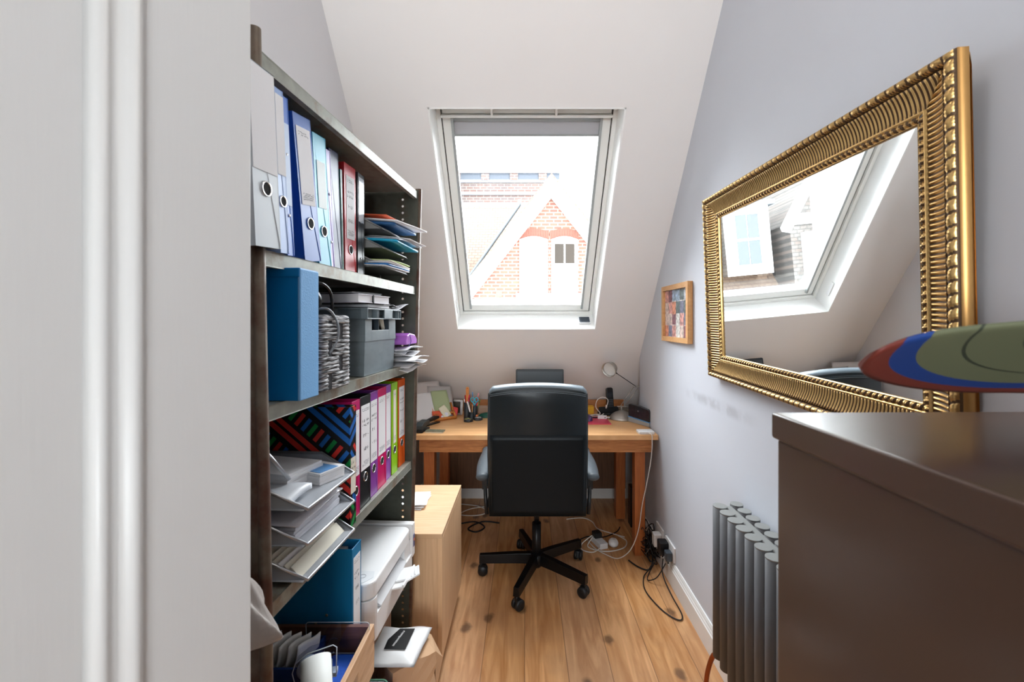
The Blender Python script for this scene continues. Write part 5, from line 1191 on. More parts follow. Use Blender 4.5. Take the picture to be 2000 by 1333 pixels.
# backrest (local y towards desk). back face near y = -0.25
BZ0, BZ1, BHW = 0.430, 1.098, 0.255
def back_outline(n=14):
    pts = []
    def hw(z): 
        t_ = (z-BZ0)/(BZ1-BZ0); return BHW-0.004+0.006*math.sin(t_*PI)
    zs = [BZ0+(BZ1-BZ0-0.03)*i/n for i in range(n+1)]
    right = [(hw(z), z) for z in zs]
    top = []
    for i in range(1, 20):
        a = i/20; x = (1-2*a)*(BHW-0.006); top.append((x, BZ1-0.006+0.026*(1-abs(x/BHW)**2.2)-(0.016*max(0, abs(x/BHW)-0.95)/0.05)))
    left = [(-hw(z), z) for z in reversed(zs)]
    return right+top+left
ol = back_outline()
def yback(z):      # gentle lean
    return -0.235-0.05*((z-BZ0)/(BZ1-BZ0))**1.3
def slab(m, outline, y0, y1, mi=0, inset=0.012, mi_edge=None):
    n = len(outline); cx = 0; cz = (BZ0+BZ1)/2
    layers = [(y0, inset), (y0+inset*0.6, inset*0.3), (y0+inset*1.6, 0), (y1-inset*1.6, 0), (y1-inset*0.6, inset*0.3), (y1, inset)]
    vs = []
    for (yy, ins) in layers:
        for (x, z) in outline:
            sx_ = 1-ins/0.25; sz_ = 1-ins/0.34
            X = x*sx_; Z = cz+(z-cz)*sz_; vs.append((X, yback(Z)+yy, Z))
    fs = []
    for k in range(len(layers)-1):
        for i in range(n): fs.append((k*n+i, k*n+(i+1) % n, (k+1)*n+(i+1) % n, (k+1)*n+i))
    m.add(vs, fs, mi, None, True)
    o = len(m.v)-len(vs)
    # caps by horizontal bridging: outline is symmetric right/left
    half = n//2
    for base in (0, (len(layers)-1)*n):
        for i in range(half):
            a, b_ = i, n-1-i
            a2, b2 = i+1, n-2-i
            if a2 >= b2: 
                m.f.append((o+base+a, o+base+a2, o+base+b_) if a2 == b2 else (o+base+a, o+base+b_)) if a2 == b2 else None
                if a2 == b2: m.m.append(mi); m.s.append(True)
                break
            m.f.append((o+base+a, o+base+a2, o+base+b2, o+base+b_)); m.m.append(mi); m.s.append(True)
m = MB(); slab(m, ol, 0.0, 0.075, 0, 0.016); m.build('backrest', LEATHER, ch)
# lower back panel overlay
lo = [(x*1.004, z) for x, z in ol if z <= 0.862]
m = MB()
zs = [BZ0+0.006+(0.852-BZ0-0.006)*i/14 for i in range(15)]
m.grid(lambda a, b: ((a-0.5)*2*(BHW-0.006)*0.982, yback(BZ0+(0.86-BZ0)*b)-0.0012+0.0022*(abs(2*a-1)**24), BZ0+0.012+(0.86-BZ0-0.012)*b), 24, 14); m.build('back_panel', mat('black_vinyl', srgb(5, 16, 22), 0.4, spec=0.25), ch, thick=0.001)
# padded top roll
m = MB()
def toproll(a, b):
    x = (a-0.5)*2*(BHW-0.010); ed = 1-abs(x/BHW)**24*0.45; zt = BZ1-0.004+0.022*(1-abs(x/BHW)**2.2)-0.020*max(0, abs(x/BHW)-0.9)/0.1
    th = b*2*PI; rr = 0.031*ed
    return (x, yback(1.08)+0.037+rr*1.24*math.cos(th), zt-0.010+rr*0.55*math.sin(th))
m.grid(toproll, 60, 18); m.build('top_roll', LEATHER_SHEEN, ch)
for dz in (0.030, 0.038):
    m = MB(); m.tube([((a/30-0.5)*2*(BHW-0.016), yback(1.07)-0.0005, BZ1-dz+0.020*(1-abs((a/30-0.5)*2)**2.2)) for a in range(31)], 0.0016, 6); m.build('seam', LEATHER_SHEEN, ch)
# side shell strips visible each side, seat and arm supports
m = MB(); m.box(-0.262, 0.262, -0.20, 0.27, 0.445, 0.525); m.build('seat', LEATHER, ch, bevel=0.03, seg=5)
for s_ in (-1, 1):
    m = MB()
    m.grid(lambda a, b: (s_*(0.286+0.040*math.cos(b*2*PI)*(0.75+0.25*math.sin(PI*min(1, a*1.2)))), -0.215+a*0.35+0.0, 0.640+0.030*a+0.020*math.sin(b*2*PI)-0.006*(1-a)**2), 16, 20)
    # rounded ends
    for (yy, zz, dy) in ((-0.215, 0.634, -0.018), (0.135, 0.67, 0.018)):
        m.grid(lambda a, b: (s_*(0.286+0.040*0.8*math.cos(b*2*PI)*math.cos(a*PI/2)), yy+dy*math.sin(a*PI/2), zz+0.020*math.sin(b*2*PI)*math.cos(a*PI/2)), 6, 20)
    m.build('arm_pad', mat('worn_arm_leather', srgb(74, 82, 88), 0.45, bump=0.3, bscale=60), ch)
    m = MB(); m.tube([(s_*0.276, 0.06, 0.645), (s_*0.276, 0.06, 0.50), (s_*0.24, 0.06, 0.455)], 0.015, 10); m.box(s_*0.276-0.012, s_*0.276+0.012, -0.19, -0.12, 0.56, 0.63); m.tube([(s_*0.276, -0.17, 0.62), (s_*0.268, -0.20, 0.50), (s_*0.262, -0.21, 0.44)], 0.010, 10); m.build('arm_support', BLACK_PL, ch)
m = MB(); m.box(-0.09, 0.09, -0.10, 0.10, 0.405, 0.447); m.build('tilt_mechanism', DARK_METAL, ch, bevel=0.004)
m = MB(); m.tube([(0.09, -0.04, 0.42), (0.20, -0.06, 0.415)], 0.006, 8); m.box(0.175, 0.215, -0.075, -0.035, 0.385, 0.425); m.build('height_lever', BLACK_PL, ch, bevel=0.006)
m = MB(); m.tube([(0, 0, 0.28), (0, 0, 0.41)], 0.014, 18); m.build('gas_lift', CHROME if False else DARK_METAL, ch)
m = MB(); m.tube([(0, 0, 0.055), (0, 0, 0.30)], 0.025, 20); m.lathe([(0.03, 0.06), (0.045, 0.075), (0.045, 0.125), (0.030, 0.135)], 20); m.build('column', DARK_METAL, ch)
angs = []
for (px_, s_) in ((1008, 395), (1150, 379), (933, 346), (1128, 322), (1012, 307)):
    X_ = (px_-1025)/s_-0.066; Y_ = 850/s_-2.453; angs.append(math.atan2(Y_, X_))
a0_ = sum(((angs[i]-k*2*PI/5+PI/5) % (2*PI/5)-PI/5) for i, k in enumerate(range(5)))/5 if False else None
base0 = math.atan2(850/395-2.453, (1008-1025)/395-0.066)
for k in range(5):
    a = base0+k*2*PI/5; c, s_ = math.cos(a), math.sin(a)
    T = RZ(a)
    m = MB()
    def sec(x, hw_, z0, z1): return [(x, -hw_, z0), (x, hw_, z0), (x, hw_*0.8, z1), (x, -hw_*0.8, z1)]
    S_ = [sec(0.03, 0.022, 0.078, 0.132), sec(0.12, 0.021, 0.078, 0.130), sec(0.322, 0.017, 0.070, 0.117)]
    vs = [p for q_ in S_ for p in q_]; fs = [(3, 2, 1, 0), (8, 9, 10, 11)]
    for i in range(2):
        for j in range(4): fs.append((i*4+j, i*4+(j+1) % 4, (i+1)*4+(j+1) % 4, (i+1)*4+j))
    m.add(vs, fs, 0, T); m.build('base_arm', DARK_METAL, ch, bevel=0.002)
    m = MB(); T2 = T @ TR((0.312, 0, 0)) @ RZ(R(35*(k % 3)-30)); 
    for q_ in (-1, 1): m.lathe([(0.003, -0.009), (0.024, -0.009), (0.028, -0.005), (0.028, 0.006), (0.022, 0.011), (0.003, 0.013)], 20, 0, T2 @ TR((-0.008, q_*0.014, 0.0285)) @ RX(-PI/2 if q_ > 0 else PI/2))
    m.prism([(-0.034, 0.022), (-0.020, 0.054), (0.004, 0.060), (0.010, 0.045), (0.0, 0.030)], -0.011, 0.011, 0, T2 @ RX(PI/2)); m.tube([(0, 0, 0.04), (0, 0, 0.075)], 0.006, 8, 0, T2)
    m.build('castor', BLACK_PL, ch)

# ------------------------------------------------------------------ gilt mirror
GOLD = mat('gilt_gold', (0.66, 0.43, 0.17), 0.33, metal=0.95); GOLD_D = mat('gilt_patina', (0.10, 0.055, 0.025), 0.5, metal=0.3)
GOLD_S = mat('gilt_side', (0.55, 0.30, 0.10), 0.35, metal=0.7)
ML, MH = 1.060, 0.734
# local frame: x along length (towards the window), y up, z out of the wall
mir_rot = Matrix(((0, 0, -1), (1, 0, 0), (0, 1, 0)))   # columns below
mr = thing('gilt_mirror', 'large mirror in a carved gold frame on the right wall', 'mirror', (0, 0, 0))
ez = Vector((-1, 0, -0.048)).normalized(); ex = Vector((0, 1, 0.030)).normalized(); ey = ez.cross(ex).normalized()
if ey.z < 0: ey = -ey
Mm = Matrix((( ex.x, ey.x, ez.x, 0.803), (ex.y, ey.y, ez.y, 0.770), (ex.z, ey.z, ez.z, 1.176), (0, 0, 0, 1)))
mr.matrix_world = Mm
FW = 0.0945
prof = []   # (inward distance, height above back plane, zone)
def addp(d, h, z): prof.append((d, h, z))
addp(0.000, 0.004, 0); addp(0.0004, 0.024, 0); 
for i in range(7): a = PI*i/6; addp(0.011-0.010*math.cos(a), 0.024+0.009*math.sin(a), 1)
addp(0.0225, 0.020, 2); addp(0.024, 0.018, 2)
for i in range(9): q_ = i/8; addp(0.025+0.048*q_, 0.027-0.016*math.sin(q_*PI/2)**0.8, 3)
addp(0.0740, 0.0105, 4); addp(0.0755, 0.014, 4); addp(0.078, 0.014, 4)
for i in range(5): a = PI*i/4; addp(0.085-0.006*math.cos(a), 0.009+0.004*math.sin(a), 5)
addp(0.0925, 0.008, 6); addp(0.0935, 0.011, 6); addp(0.0942, 0.010, 6); addp(FW, 0.004, 6)
def frame_side(corner, du, dv, L_):
    """corner: outer corner; du along the side, dv inward"""
    m = MB(); step = 0.0100/8; n = int(L_/step)
    idx = []
    vs = []
    for i in range(n+1):
        s0 = L_*i/n
        row = []
        for (d, h, zn) in prof:
            smin, smax = d, L_-d
            s_ = min(max(s0, smin), smax); hh = h; dd_ = d
            if zn == 3:
                q_ = (d-0.025)/0.048
                ph_ = 2*PI*s0/0.0100
                hh += 0.0022*(math.cos(ph_))*math.sin(min(1, q_*4+0.15)*PI/2)*min(1, (1-q_)*8+0.2)
            elif zn == 1:
                hh += 0.0034*abs(math.sin(PI*s_/0.024+d*60))*math.sin((d-0.001)/0.02*PI)+0.0010*math.sin(2*PI*s_/0.006+d*500)*math.sin((d-0.001)/0.02*PI)
            elif zn == 5:
                hh += 0.0022*math.sin(2*PI*s_/0.016)+0.001*math.sin(2*PI*s_/0.0053)
            row.append((corner[0]+du[0]*s_+dv[0]*dd_, corner[1]+du[1]*s_+dv[1]*dd_, hh))
        vs += row
    P_ = len(prof); o = len(m.v)
    fs = []; mi = []
    for i in range(n):
        for j in range(P_-1):
            fs.append((i*P_+j, (i+1)*P_+j, (i+1)*P_+j+1, i*P_+j+1))
            zn = prof[j][2]; zn2 = prof[j+1][2]; d = (prof[j][0]+prof[j+1][0])/2; s_ = L_*(i+0.5)/n
            k = 0
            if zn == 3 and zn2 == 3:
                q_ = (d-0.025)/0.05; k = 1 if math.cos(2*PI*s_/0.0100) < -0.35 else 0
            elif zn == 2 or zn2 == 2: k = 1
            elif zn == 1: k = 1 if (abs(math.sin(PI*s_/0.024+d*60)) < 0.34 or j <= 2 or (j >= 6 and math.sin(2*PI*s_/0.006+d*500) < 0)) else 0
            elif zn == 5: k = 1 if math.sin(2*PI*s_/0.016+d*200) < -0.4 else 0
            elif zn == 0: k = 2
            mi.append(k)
    m.v = [Vector(v) for v in vs]; m.f = fs; m.m = mi; m.s = [True]*len(fs)
    return m
for (cn, du, dv, L_) in (((0, 0), (1, 0), (0, 1), ML), ((0, MH), (1, 0), (0, -1), ML), ((0, 0), (0, 1), (1, 0), MH), ((ML, 0), (0, 1), (-1, 0), MH)):
    frame_side(cn, du, dv, L_).build('frame_rail', [GOLD, GOLD_D, GOLD_S], mr)
m = MB(); m.box(0.004, ML-0.004, 0.004, 0.03, -0.004, 0.012); m.box(0.004, ML-0.004, MH-0.03, MH-0.004, -0.004, 0.012); m.box(0.004, 0.03, 0.03, MH-0.03, -0.004, 0.012); m.box(ML-0.03, ML-0.004, 0.03, MH-0.03, -0.004, 0.012)
m.build('frame_side', GOLD_S, mr, bevel=0.004)
m = MB(); m.box(FW-0.008, ML-FW+0.008, FW-0.008, MH-FW+0.008, 0.001, 0.0045); m.build('glass', mat('mirror_glass', (0.90, 0.92, 0.92), 0.005, metal=1), mr)

# framed collage
pc = thing('picture_frame', 'light wood framed photo collage on the right wall above the desk', 'picture', (0, 0, 0))
Mp = Matrix(((0, 0, -1, 0.809), (1, 0, 0, 2.095), (0, 1, 0, 1.325), (0, 0, 0, 1))); pc.matrix_world = Mp
PLn, PHn = 0.40, 0.305
m = MB()
for (x0, x1, y0, y1) in ((0, PLn, 0, 0.026), (0, PLn, PHn-0.026, PHn), (0, 0.026, 0.026, PHn-0.026), (PLn-0.026, PLn, 0.026, PHn-0.026)): m.box(x0, x1, y0, y1, 0, 0.026)
m.build('frame', FRAMEWOOD, pc, bevel=0.0015)
m = MB(); cols = [(206, 150, 140), (150, 170, 190), (120, 120, 140), (224, 214, 206), (170, 120, 130), (96, 110, 110), (222, 140, 110), (190, 196, 206), (140, 90, 100), (214, 190, 180)]
cms = [mat('collage_%d' % i, srgb(*c), 0.4, var=0.55, vscale=55) for i, c in enumerate(cols)]
m.box(0.024, PLn-0.024, 0.024, PHn-0.024, 0.010, 0.012, 3); rd = random.Random(12)
for i in range(6):
    for j in range(4):
        x0 = 0.027+i*0.058; y0 = 0.027+j*0.063; m.box(x0, x0+0.0555, y0+rd.uniform(-0.008, 0.004)*(j > 0), y0+0.061, 0.0121+0.0001*((i+j) % 3), 0.0126+0.0001*((i*3+j) % 4), rd.randrange(10))
m.build('photo_collage', cms, pc)

# ------------------------------------------------------------------ radiator
ra = thing('column_radiator', 'anthracite double column radiator on the right wall', 'radiator', (0, 0, 0))
nT = 9
for k in range(nT):
    y = 1.583-k*0.0576
    m = MB(); m.tube([(0.71, y, 0.215), (0.71, y, 0.760)], 0.0245, 20); t_ = m.build('front_tube', RAD, ra)
    m = MB(); m.tube([(0.71, y, 0.760), (0.71, y, 0.764)], 0.0245, 20); m.build('tube_cap', RADT, t_)
for k in range(nT):
    y = 1.583-k*0.0576+0.016
    m = MB(); m.tube([(0.778, y, 0.215), (0.778, y, 0.760)], 0.0225, 20); t_ = m.build('rear_tube', RAD, ra)
    m = MB(); m.tube([(0.778, y, 0.760), (0.778, y, 0.764)], 0.0225, 20); m.build('tube_cap', RADT, t_)
yl = 1.583-(nT-1)*0.0576
for z0_, z1_ in ((0.72, 0.757), (0.225, 0.26)):
    m = MB(); m.box(0.728, 0.760, yl, 1.60, z0_, z1_); m.build('header', RADT, ra, bevel=0.006, seg=3)
m = MB(); m.tube(spline([(0.700, 1.57, 0.235), (0.690, 1.60, 0.20), (0.668, 1.60, 0.12), (0.666, 1.60, 0.0)], 8), 0.0085, 12); m.build('copper_pipe', COPPER, ra)
m = MB(); m.tube([(0.735, 1.60, 0.29), (0.80, 1.605, 0.29)], 0.008, 10); m.tube([(0.735, 1.60, 0.34), (0.80, 1.605, 0.34)], 0.006, 10); m.build('wall_bracket', CHROME, ra)

# ------------------------------------------------------------------ filing cabinet in the right foreground
fc = thing('filing_cabinet', 'dark brown steel filing cabinet in the right foreground', 'filing cabinet', (0.311, 0.55, 0), R(1.0))
CWd, CDp, CHt = 0.47, 0.62, 1.32
m = MB(); m.box(0, CWd, -CDp, 0, CHt-0.032, CHt); m.build('top', CAB, fc, bevel=0.0035, seg=3)
m = MB(); m.box(0.005, CWd-0.005, -CDp+0.005, -0.005, 0.0, CHt-0.0325); m.build('carcass', CAB, fc, bevel=0.003)
for k in range(4):
    m = MB(); m.box(0.012, CWd-0.012, -CDp-0.018, -CDp+0.005, 0.03+k*0.312, 0.03+k*0.312+0.302); dr = m.build('drawer', CAB, fc, bevel=0.002)
    m = MB(); m.box(0.16, 0.31, -CDp-0.026, -CDp-0.018, 0.23+k*0.312, 0.25+k*0.312); m.build('handle', CHROME, dr, bevel=0.002)
# striped disc
def band_mat():
    m = bpy.data.materials.new('banded_fabric'); nt, N, L, b = nodes_of(m)
    tc = N.new('ShaderNodeTexCoord'); sp = N.new('ShaderNodeSeparateXYZ'); L.new(tc.outputs['UV'], sp.inputs[0])
    r = N.new('ShaderNodeValToRGB'); r.color_ramp.interpolation = 'CONSTANT'; e = r.color_ramp.elements
    OL = srgb(112, 116, 88); DKO = srgb(62, 68, 54)
    stops = [(0.0, OL), (0.30, DKO), (0.315, OL), (0.53, DKO), (0.545, OL), (0.70, DKO), (0.712, OL), (0.84, srgb(30, 66, 138)), (0.92, srgb(122, 52, 42))]
    e[0].position = 0; e[0].color = (*OL, 1); e[1].position = stops[1][0]; e[1].color = (*stops[1][1], 1)
    for p, c in stops[2:]:
        x = e.new(p); x.color = (*c, 1)
    L.new(sp.outputs[0], r.inputs[0]); L.new(r.outputs[0], b.inputs['Base Color']); b.inputs['Roughness'].default_value = 0.55
    return m
sd = thing('striped_disc', 'large folded disc with brown, blue and olive bands lying on the brown filing cabinet', 'decoration', (0.594, 0.36, 1.412))
RD = 0.30
m = MB(); uvs = []
nu, nv = 96, 40
def disc(a, b):
    th = a*2*PI; r_ = b*RD; x = r_*math.cos(th); y = r_*math.sin(th)
    xp = x+RD; base = 0.017*(1-math.exp(-xp/0.035))+0.055*min(xp, 0.25)
    q_ = abs(y)/RD
    if y < 0: return (x, q_*0.13, base-q_*0.088)
    return (x, q_*0.13+0.002, base-0.0005+q_*(-0.080+0.85*max(0, min(xp-0.20, 0.11))))
m.grid(disc, nu, nv, closed_u=True)
d_o = None
def disc_build():
    me = bpy.data.meshes.new('disc'); me.from_pydata([tuple(v) for v in m.v], [], m.f); me.materials.append(band_mat())
    uv = me.uv_layers.new(name='UVMap')
    for p in me.polygons:
        p.use_smooth = True
        js = [vi % (nv+1) for vi in p.vertices]
        for li, j in zip(p.loop_indices, js): uv.data[li].uv = (min(0.999, j/nv), 0)
    o = bpy.data.objects.new('disc', me); C.objects.link(o); o.parent = sd
    md = o.modifiers.new('thickness', 'SOLIDIFY'); md.thickness = 0.003; md.offset = 0
disc_build()
m = MB(); m.box(0.62, 0.76, 0.40, 0.50, 1.3205, 1.370); tag(m.build('small_box', KR, bevel=0.002), 'small brown box holding up the banded disc on the filing cabinet', 'box')

# ------------------------------------------------------------------ sockets, plugs and floor cables
def socket(label, y0, y1, z0, z1):
    o = thing('wall_socket', label, 'socket', (XR-0.0, (y0+y1)/2, (z0+z1)/2)); w_, h_ = y1-y0, z1-z0
    T = Matrix(((0, 0, -1, 0), (1, 0, 0, 0), (0, 1, 0, 0), (0, 0, 0, 1)))
    m = MB(); m.prism(rounded_rect(w_, h_, 0.004), -0.001, 0.009, 0, T); m.build('plate', WHITE_PL, o, bevel=0.002)
    m = MB()
    for q_ in (-0.25, 0.25): m.box(-0.012, -0.009, w_*q_-0.004, w_*q_+0.004, h_*0.12, h_*0.30)
    m.build('switch', mat('switch_white', srgb(220, 220, 220), 0.3), o, bevel=0.001)
socket('double white wall socket nearest the radiator, with black plugs in it', 2.335, 2.485, 0.131, 0.214)
socket('double white wall socket half hidden behind the desk leg', 2.53, 2.66, 0.136, 0.216)
def plug(label, y, z, col, sx=0.035, sy=0.045, sz=0.05):
    o = thing('plug', label, 'plug', (XR-0.010, y, z))
    m = MB(); m.box(-sx, 0, -sy/2, sy/2, -sz/2, sz/2); m.build('body', col, o, bevel=0.006, seg=3)
    m = MB(); m.tube([(-sx*0.5, 0, -sz/2), (-sx*0.5, 0, -sz/2-0.018)], 0.005, 8); m.build('cord_grip', col, o)
plug('large black adapter plug in the nearer wall socket', 2.445, 0.165, BLACK_PL, 0.05, 0.055, 0.075)
plug('dark blue grey plug beside the large black adapter', 2.375, 0.155, mat('slate_plastic', srgb(64, 72, 80), 0.4), 0.035, 0.042, 0.05)
plug('white adapter plug in the farther wall socket', 2.565, 0.150, WHITE_PL, 0.045, 0.05, 0.075)
m = MB(); m.tube(spline([(0.775, 2.44, 0.105), (0.76, 2.40, 0.04), (0.765, 2.28, 0.006), (0.765, 2.12, 0.006), (0.735, 2.08, 0.006), (0.68, 2.15, 0.006), (0.64, 2.30, 0.006), (0.66, 2.42, 0.006), (0.70, 2.47, 0.02), (0.74, 2.50, 0.05)], 8), 0.0032, 8)
tag(m.build('black_cable', BCAB), 'black cable looping over the floorboards below the wall sockets', 'cable')
m = MB(); m.tube(spline([(0.77, 2.38, 0.11), (0.72, 2.37, 0.04), (0.68, 2.40, 0.006), (0.70, 2.46, 0.006), (0.76, 2.52, 0.05)], 8), 0.0028, 8); tag(m.build('black_cable', BCAB), 'short black cable hanging from the dark plug', 'cable')
rd = random.Random(21)
for k in range(7):
    m = MB(); pts = []
    for i in range(13):
        a = rd.uniform(0, 6.28); pts.append((0.758+rd.uniform(-0.05, 0.04), 2.645+0.12*math.sin(a)*rd.uniform(0.4, 1), 0.012+abs(math.cos(a+k))*0.20*rd.uniform(0.2, 1)))
    m.tube(spline(pts, 6), 0.0028, 6)
    tag(m.build('tangled_cable', BCAB if k != 2 else mat('grey_cable', srgb(110, 108, 104), 0.5)), 'thin cable in the dark tangle between the desk leg and the wall', 'cable', 'tangle of cables beside the desk leg')
m = MB(); m.tube(spline([(0.62, 2.60, 0.006), (0.66, 2.53, 0.006), (0.71, 2.50, 0.006), (0.75, 2.56, 0.012), (0.77, 2.62, 0.04)], 8), 0.0042, 8); tag(m.build('black_cable', BCAB), 'thick black cable on the floor at the foot of the front desk leg', 'cable')
# extension block on the floor
eb = thing('extension_block', 'white extension block with a black adapter on the floor left of the desk leg', 'extension lead', (0.475, 2.80, 0), R(20))
m = MB(); m.box(-0.028, 0.028, -0.07, 0.06, 0, 0.035); m.build('block', WHITE_PL, eb, bevel=0.004)
m = MB(); m.box(-0.024, 0.026, 0.0, 0.05, 0.0355, 0.070); m.build('black_adapter', BLACK_PL, eb, bevel=0.004)
m = MB(); rp = thing('round_plug', 'round white plug lying next to the extension block', 'plug', (0.565, 2.78, 0.0)); m.lathe([(0.001, 0.0), (0.030, 0.002), (0.032, 0.012), (0.026, 0.026), (0.001, 0.028)], 24, 0, TR((0, 0, 0.012)) @ RX(R(24))); m.build('body', WHITE_PL, rp)
m = MB(); m.box(-0.004, 0.004, -0.003, 0.003, 0.038, 0.050); m.build('pin', SILVER, rp)
m = MB(); m.tube(spline([(0.47, 2.73, 0.010), (0.42, 2.69, 0.006), (0.36, 2.72, 0.006), (0.37, 2.80, 0.006), (0.45, 2.83, 0.045), (0.40, 2.76, 0.006), (0.50, 2.70, 0.006), (0.62, 2.74, 0.006), (0.66, 2.83, 0.006), (0.62, 2.90, 0.006)], 8), 0.0036, 8); tag(m.build('white_cable', WCAB), 'white lead coiled around the extension block on the floor', 'cable')
m = MB(); m.tube(spline([(0.30, 3.14, 0.006), (0.42, 3.16, 0.006), (0.48, 3.10, 0.006), (0.50, 3.0, 0.006), (0.57, 2.94, 0.006), (0.66, 2.88, 0.006)], 8), 0.0036, 8); tag(m.build('white_cable', WCAB), 'white cable running over the floor from under the chair to the desk leg', 'cable')
m = MB(); m.tube(spline([(0.34, 2.83, 0.006), (0.42, 2.86, 0.02), (0.52, 2.88, 0.006), (0.62, 2.95, 0.006), (0.66, 3.02, 0.006)], 8), 0.0036, 8); tag(m.build('black_cable', BCAB), 'black cable running from the extension block to the rear desk leg', 'cable')
m = MB(); m.tube(spline([(-0.50, 3.40, 0.006), (-0.36, 3.36, 0.006), (-0.28, 3.26, 0.006), (-0.36, 3.20, 0.006), (-0.48, 3.22, 0.006), (-0.40, 3.32, 0.006), (-0.2, 3.38, 0.006)], 8), 0.004, 8); tag(m.build('white_cable', WCAB), 'white cable looped on the floor under the left half of the desk', 'cable')
m = MB(); m.tube(spline([(-0.5, 3.05, 0.006), (-0.36, 3.10, 0.006), (-0.28, 3.02, 0.006), (-0.33, 2.95, 0.006), (-0.39, 3.0, 0.006), (-0.3, 3.10, 0.006), (-0.18, 3.08, 0.006)], 8), 0.005, 8); tag(m.build('black_cable', BCAB), 'black cable looped on the floor under the left half of the desk', 'cable')
m = MB(); m.box(0.735, 0.785, 3.02, 3.10, 0.0, 0.28); tag(m.build('power_unit', BLACK_PL, bevel=0.006), 'tall black power unit standing behind the right front desk leg', 'power unit')

# ------------------------------------------------------------------ outside
D0 = 12.0
def gx(px_, D=D0): return (px_-1025)/850*D
def gz(py_, D=D0): return 1.435+(628-py_)/850*D
hs_ = thing('gable_house', 'red brick gable with white bargeboards seen through the roof window', 'house', (0, 0, 0))
T = Matrix(((1, 0, 0, 0), (0, 0, 1, D0), (0, 1, 0, 0), (0, 0, 0, 1)))   # (x, z, y)
ax, az = gx(1077), gz(345)
sl = (550-345)/(1077-915)
# brick wall of the gable with window openings kept simple: windows stand proud in recesses
m = MB(); m.prism([(ax-4.2, -1), (ax+4.2, -1), (ax+4.2, az-4.2*sl), (ax, az-0.15), (ax-4.2, az-4.2*sl)], 0.12, 4.0, 0, T); m.build('wall', EXT_BRICK, hs_)
bt_ = 0.57
m = MB()
m.prism([(ax, az), (ax, az-bt_), (ax-4.6, az-bt_-4.6*sl), (ax-4.6, az-4.6*sl)], -0.06, 0.10, 0, T); m.prism([(ax, az), (ax+4.6, az-4.6*sl), (ax+4.6, az-bt_-4.6*sl), (ax, az-bt_)], -0.06, 0.10, 0, T); m.build('bargeboard', EXT_WHITE, hs_)
m = MB()
for s_ in (-1, 1): m.prism([(ax, az+0.06), (ax, az), (ax+s_*4.7, az-4.7*sl), (ax+s_*4.7, az+0.06-4.7*sl)] if s_ < 0 else [(ax, az), (ax, az+0.06), (ax+s_*4.7, az+0.06-4.7*sl), (ax+s_*4.7, az-4.7*sl)], -0.12, 4.0, 0, T)
m.build('roof', EXT_TILE, hs_)
def arch_poly(x0, x1, z0, z1, rise, n=8):
    pts = [(x0, z0), (x1, z0), (x1, z1-rise)]
    for i in range(1, n): 
        t_ = i/n; x = x1+(x0-x1)*t_; pts.append((x, z1-rise+rise*math.sin(t_*PI)))
    pts.append((x0, z1-rise)); return pts
for wi, (p0, p1) in enumerate(((1015, 1070), (1077, 1129))):
    x0, x1 = gx(p0), gx(p1); z0, z1 = gz(573), gz(459)
    m = MB(); m.prism(arch_poly(x0, x1, z0, z1-0.03, 0.085), 0.06, 0.13, 0, T); wf = m.build('window', EXT_WHITE, hs_)
    fw = 0.09; zm = (z0+z1)/2-0.02; xm = (x0+x1)/2
    for (a_, c_, e_, g_, mt) in ((x0+fw, xm-0.02, zm+0.04, z1-0.24, EXT_DARK), (xm+0.02, x1-fw, zm+0.04, z1-0.24, EXT_DARK), (x0+fw, x1-fw, z0+0.08, zm-0.03, EXT_CURT)):
        if wi == 0: mt = EXT_CURT
        m = MB(); m.prism([(a_, e_), (c_, e_), (c_, g_), (a_, g_)], 0.045, 0.061, 0, T); m.build('pane', mt, wf)
    m = MB(); n = 18; cxm = xm; 
    rad_o = []
    for i in range(n):
        t0, t1 = i/n, (i+0.86)/n
        def pt_(t_, o_): x = x0-0.03+(x1-x0+0.06)*t_; return (x+(t_-0.5)*o_*0.12, z1-0.11+0.085*math.sin(t_*PI)+o_)
        m.prism([pt_(t0, 0), pt_(t1, 0), pt_(t1, 0.22), pt_(t0, 0.22)], 0.09, 0.125, 0, T)
    m.build('brick_arch', mat('arch_brick', srgb(76, 38, 27), 0.85), hs_)
m = MB(); m.prism([(gx(1008), gz(583)), (gx(1136), gz(583)), (gx(1136), gz(573)), (gx(1008), gz(573))], -0.02, 0.13, 0, T); m.build('window_sill', EXT_WHITE, hs_)
m = MB(); m.prism([(ax-4, gz(606)), (ax+4, gz(606)), (ax+4, gz(592)), (ax-4, gz(592))], 0.0, 0.13, 0, T); m.build('string_course', EXT_WHITE, hs_)
m = MB(); m.prism([(gx(968), gz(580)), (gx(980), gz(580)), (gx(980), gz(569)), (gx(968), gz(569))], 0.10, 0.125, 0, T); m.build('air_brick', mat('air_brick', srgb(80, 58, 48), 0.9), hs_)
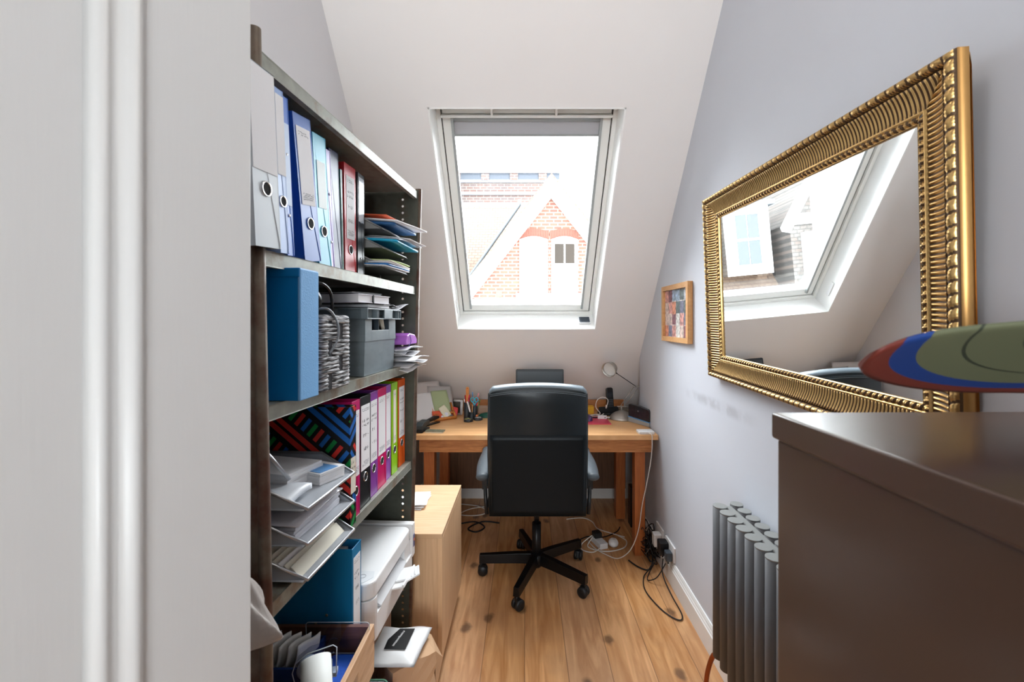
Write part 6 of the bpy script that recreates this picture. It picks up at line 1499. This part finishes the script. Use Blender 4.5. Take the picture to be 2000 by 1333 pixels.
# tiled roof and brick parapet to the left and behind
D1 = 14.5
rf = thing('tiled_roof_house', 'pale clay tiled roof with white dormers left of the brick gable', 'house', (0, 0, 0))
zt, zb = gz(402, 16.5), 0.8
def roofpt(x, s_): return (x, 12.6+(16.5-12.6)*s_, zb+(zt-zb)*s_)
m = MB(); m.add([roofpt(-16, 0), roofpt(ax-0.3, 0), roofpt(ax-0.3, 1), roofpt(-16, 1)], [(0, 1, 2, 3)]); m.build('roof', EXT_TILE, rf, thick=0.08)
m = MB(); m.tube([roofpt(-16, 1.0), roofpt(ax, 1.0)], 0.12, 8); m.build('ridge', EXT_WHITE, rf)
m = MB(); m.box(-16, ax-1.0, 12.75, 12.9, -1, zb+0.2); m.build('wall', EXT_WHITE, rf)
m = MB(); m.tube([(gx(1015, 13.2), 13.2, gz(390, 13.2)), (gx(1015, 13.2), 13.2, gz(400, 13.2)), (gx(915, 12.6), 12.75, gz(540, 12.6))], 0.05, 8); m.build('valley_pipe', EXT_LEAD, rf)
def dormer(xc, w_, z0, z1, y):
    m = MB(); m.box(xc-w_/2, xc+w_/2, y, y+3.0, z0, z1); dn = m.build('dormer', EXT_TILE2, rf)
    m = MB(); m.box(xc-w_/2-0.04, xc+w_/2+0.04, y-0.06, y-0.001, z0-0.05, z1); m.build('dormer_front', EXT_WHITE, dn)
    m = MB(); m.box(xc-w_/2-0.18, xc+w_/2+0.18, y-0.2, y+3.2, z1, z1+0.14); m.build('dormer_roof', EXT_LEAD, dn)
    m = MB()
    for q_ in (0, 1):
        for p_ in (0, 1): m.box(xc-w_*0.27+p_*w_*0.28, xc-w_*0.01+p_*w_*0.28, y-0.08, y-0.0605, z0+0.25+q_*(z1-z0-0.4)*0.5, z0+0.18+(q_+1)*(z1-z0-0.4)*0.5)
    m.build('panes', mat('dormer_pane', srgb(60, 64, 66), 0.6, spec=0.1), dn)
m = MB(); m.add([roofpt(-16, 0.98), roofpt(-3.25, 0.98), roofpt(-3.25, 1.9), roofpt(-16, 1.9)], [(0, 1, 2, 3)]); m.build('upper_roof', EXT_TILE, rf, thick=0.08)
dormer(-5.2, 1.25, 2.3, 4.25, 12.9)
dormer(-3.3, 1.25, 2.3, 4.25, 12.9)
# half timbered gable further left
T3 = Matrix(((1, 0, 0, 0), (0, 0, 1, 12.5), (0, 1, 0, 0), (0, 0, 0, 1)))
g3 = thing('timbered_house', 'white half timbered gable seen reflected in the mirror', 'house', (0, 0, 0))
m = MB(); m.prism([(-9.2, -1), (-6.3, -1), (-6.3, 3.6), (-7.75, 5.9), (-9.2, 3.6)], 0.1, 3.0, 0, T3); m.build('wall', EXT_TILE2, g3)
m = MB()
for (p, q_) in (((-9.4, 3.4), (-7.75, 6.05)), ((-6.1, 3.4), (-7.75, 6.05)), ((-9.2, 3.7), (-6.3, 3.7)), ((-7.75, 3.7), (-7.0, 4.7)), ((-7.75, 3.7), (-8.5, 4.7)), ((-7.75, 3.7), (-7.75, 5.9))):
    a_ = Vector((p[0], 0, p[1])); b__ = Vector((q_[0], 0, q_[1])); m.tube([(a_.x, 12.5, a_.z), (b__.x, 12.5, b__.z)], 0.16, 4)
m.build('timber', EXT_WHITE, g3)
m = MB(); m.box(-8.9, -6.6, 12.4, 12.6, 0.5, 3.3); bw_ = m.build('bay_window', EXT_WHITE, g3)
m = MB()
for i in range(3): m.box(-8.75+i*0.72, -8.2+i*0.72, 12.36, 12.4, 0.8, 3.0)
m.build('panes', mat('pale_pane', srgb(120, 132, 138), 0.2), bw_)
# parapet wall far behind
D2 = 19.0
cw = thing('parapet_wall', 'weathered brick parapet wall rising behind the tiled roof', 'wall', (0, 0, 0))
zt = gz(340, D2); x1_ = gx(1090, D2)
m = MB(); m.box(-14, x1_, D2, D2+1.2, 0, zt); m.build('brickwork', EXT_BRICK2, cw)
m = MB(); m.box(-14, x1_+0.12, D2-0.14, D2+1.3, zt, zt+0.14)
for zz in (gz(352, D2), gz(376, D2)): m.box(-14, x1_+0.05, D2-0.07, D2, zz-0.12, zz)
m.build('coping', mat('coping_grey', srgb(84, 86, 90), 0.8), cw)
m = MB(); m.box(-14, x1_+0.05, D2-0.06, D2+0.02, zt-0.28, zt-0.001); m.build('slate_band', mat('slate_band', srgb(40, 46, 54), 0.7), cw)
m = MB()
for i in range(9): m.box(x1_-0.5-i*1.25-0.35, x1_-0.5-i*1.25, D2-0.10, D2, zt-0.30, zt+0.01)
m.build('brick_pier', EXT_BRICK2, cw)
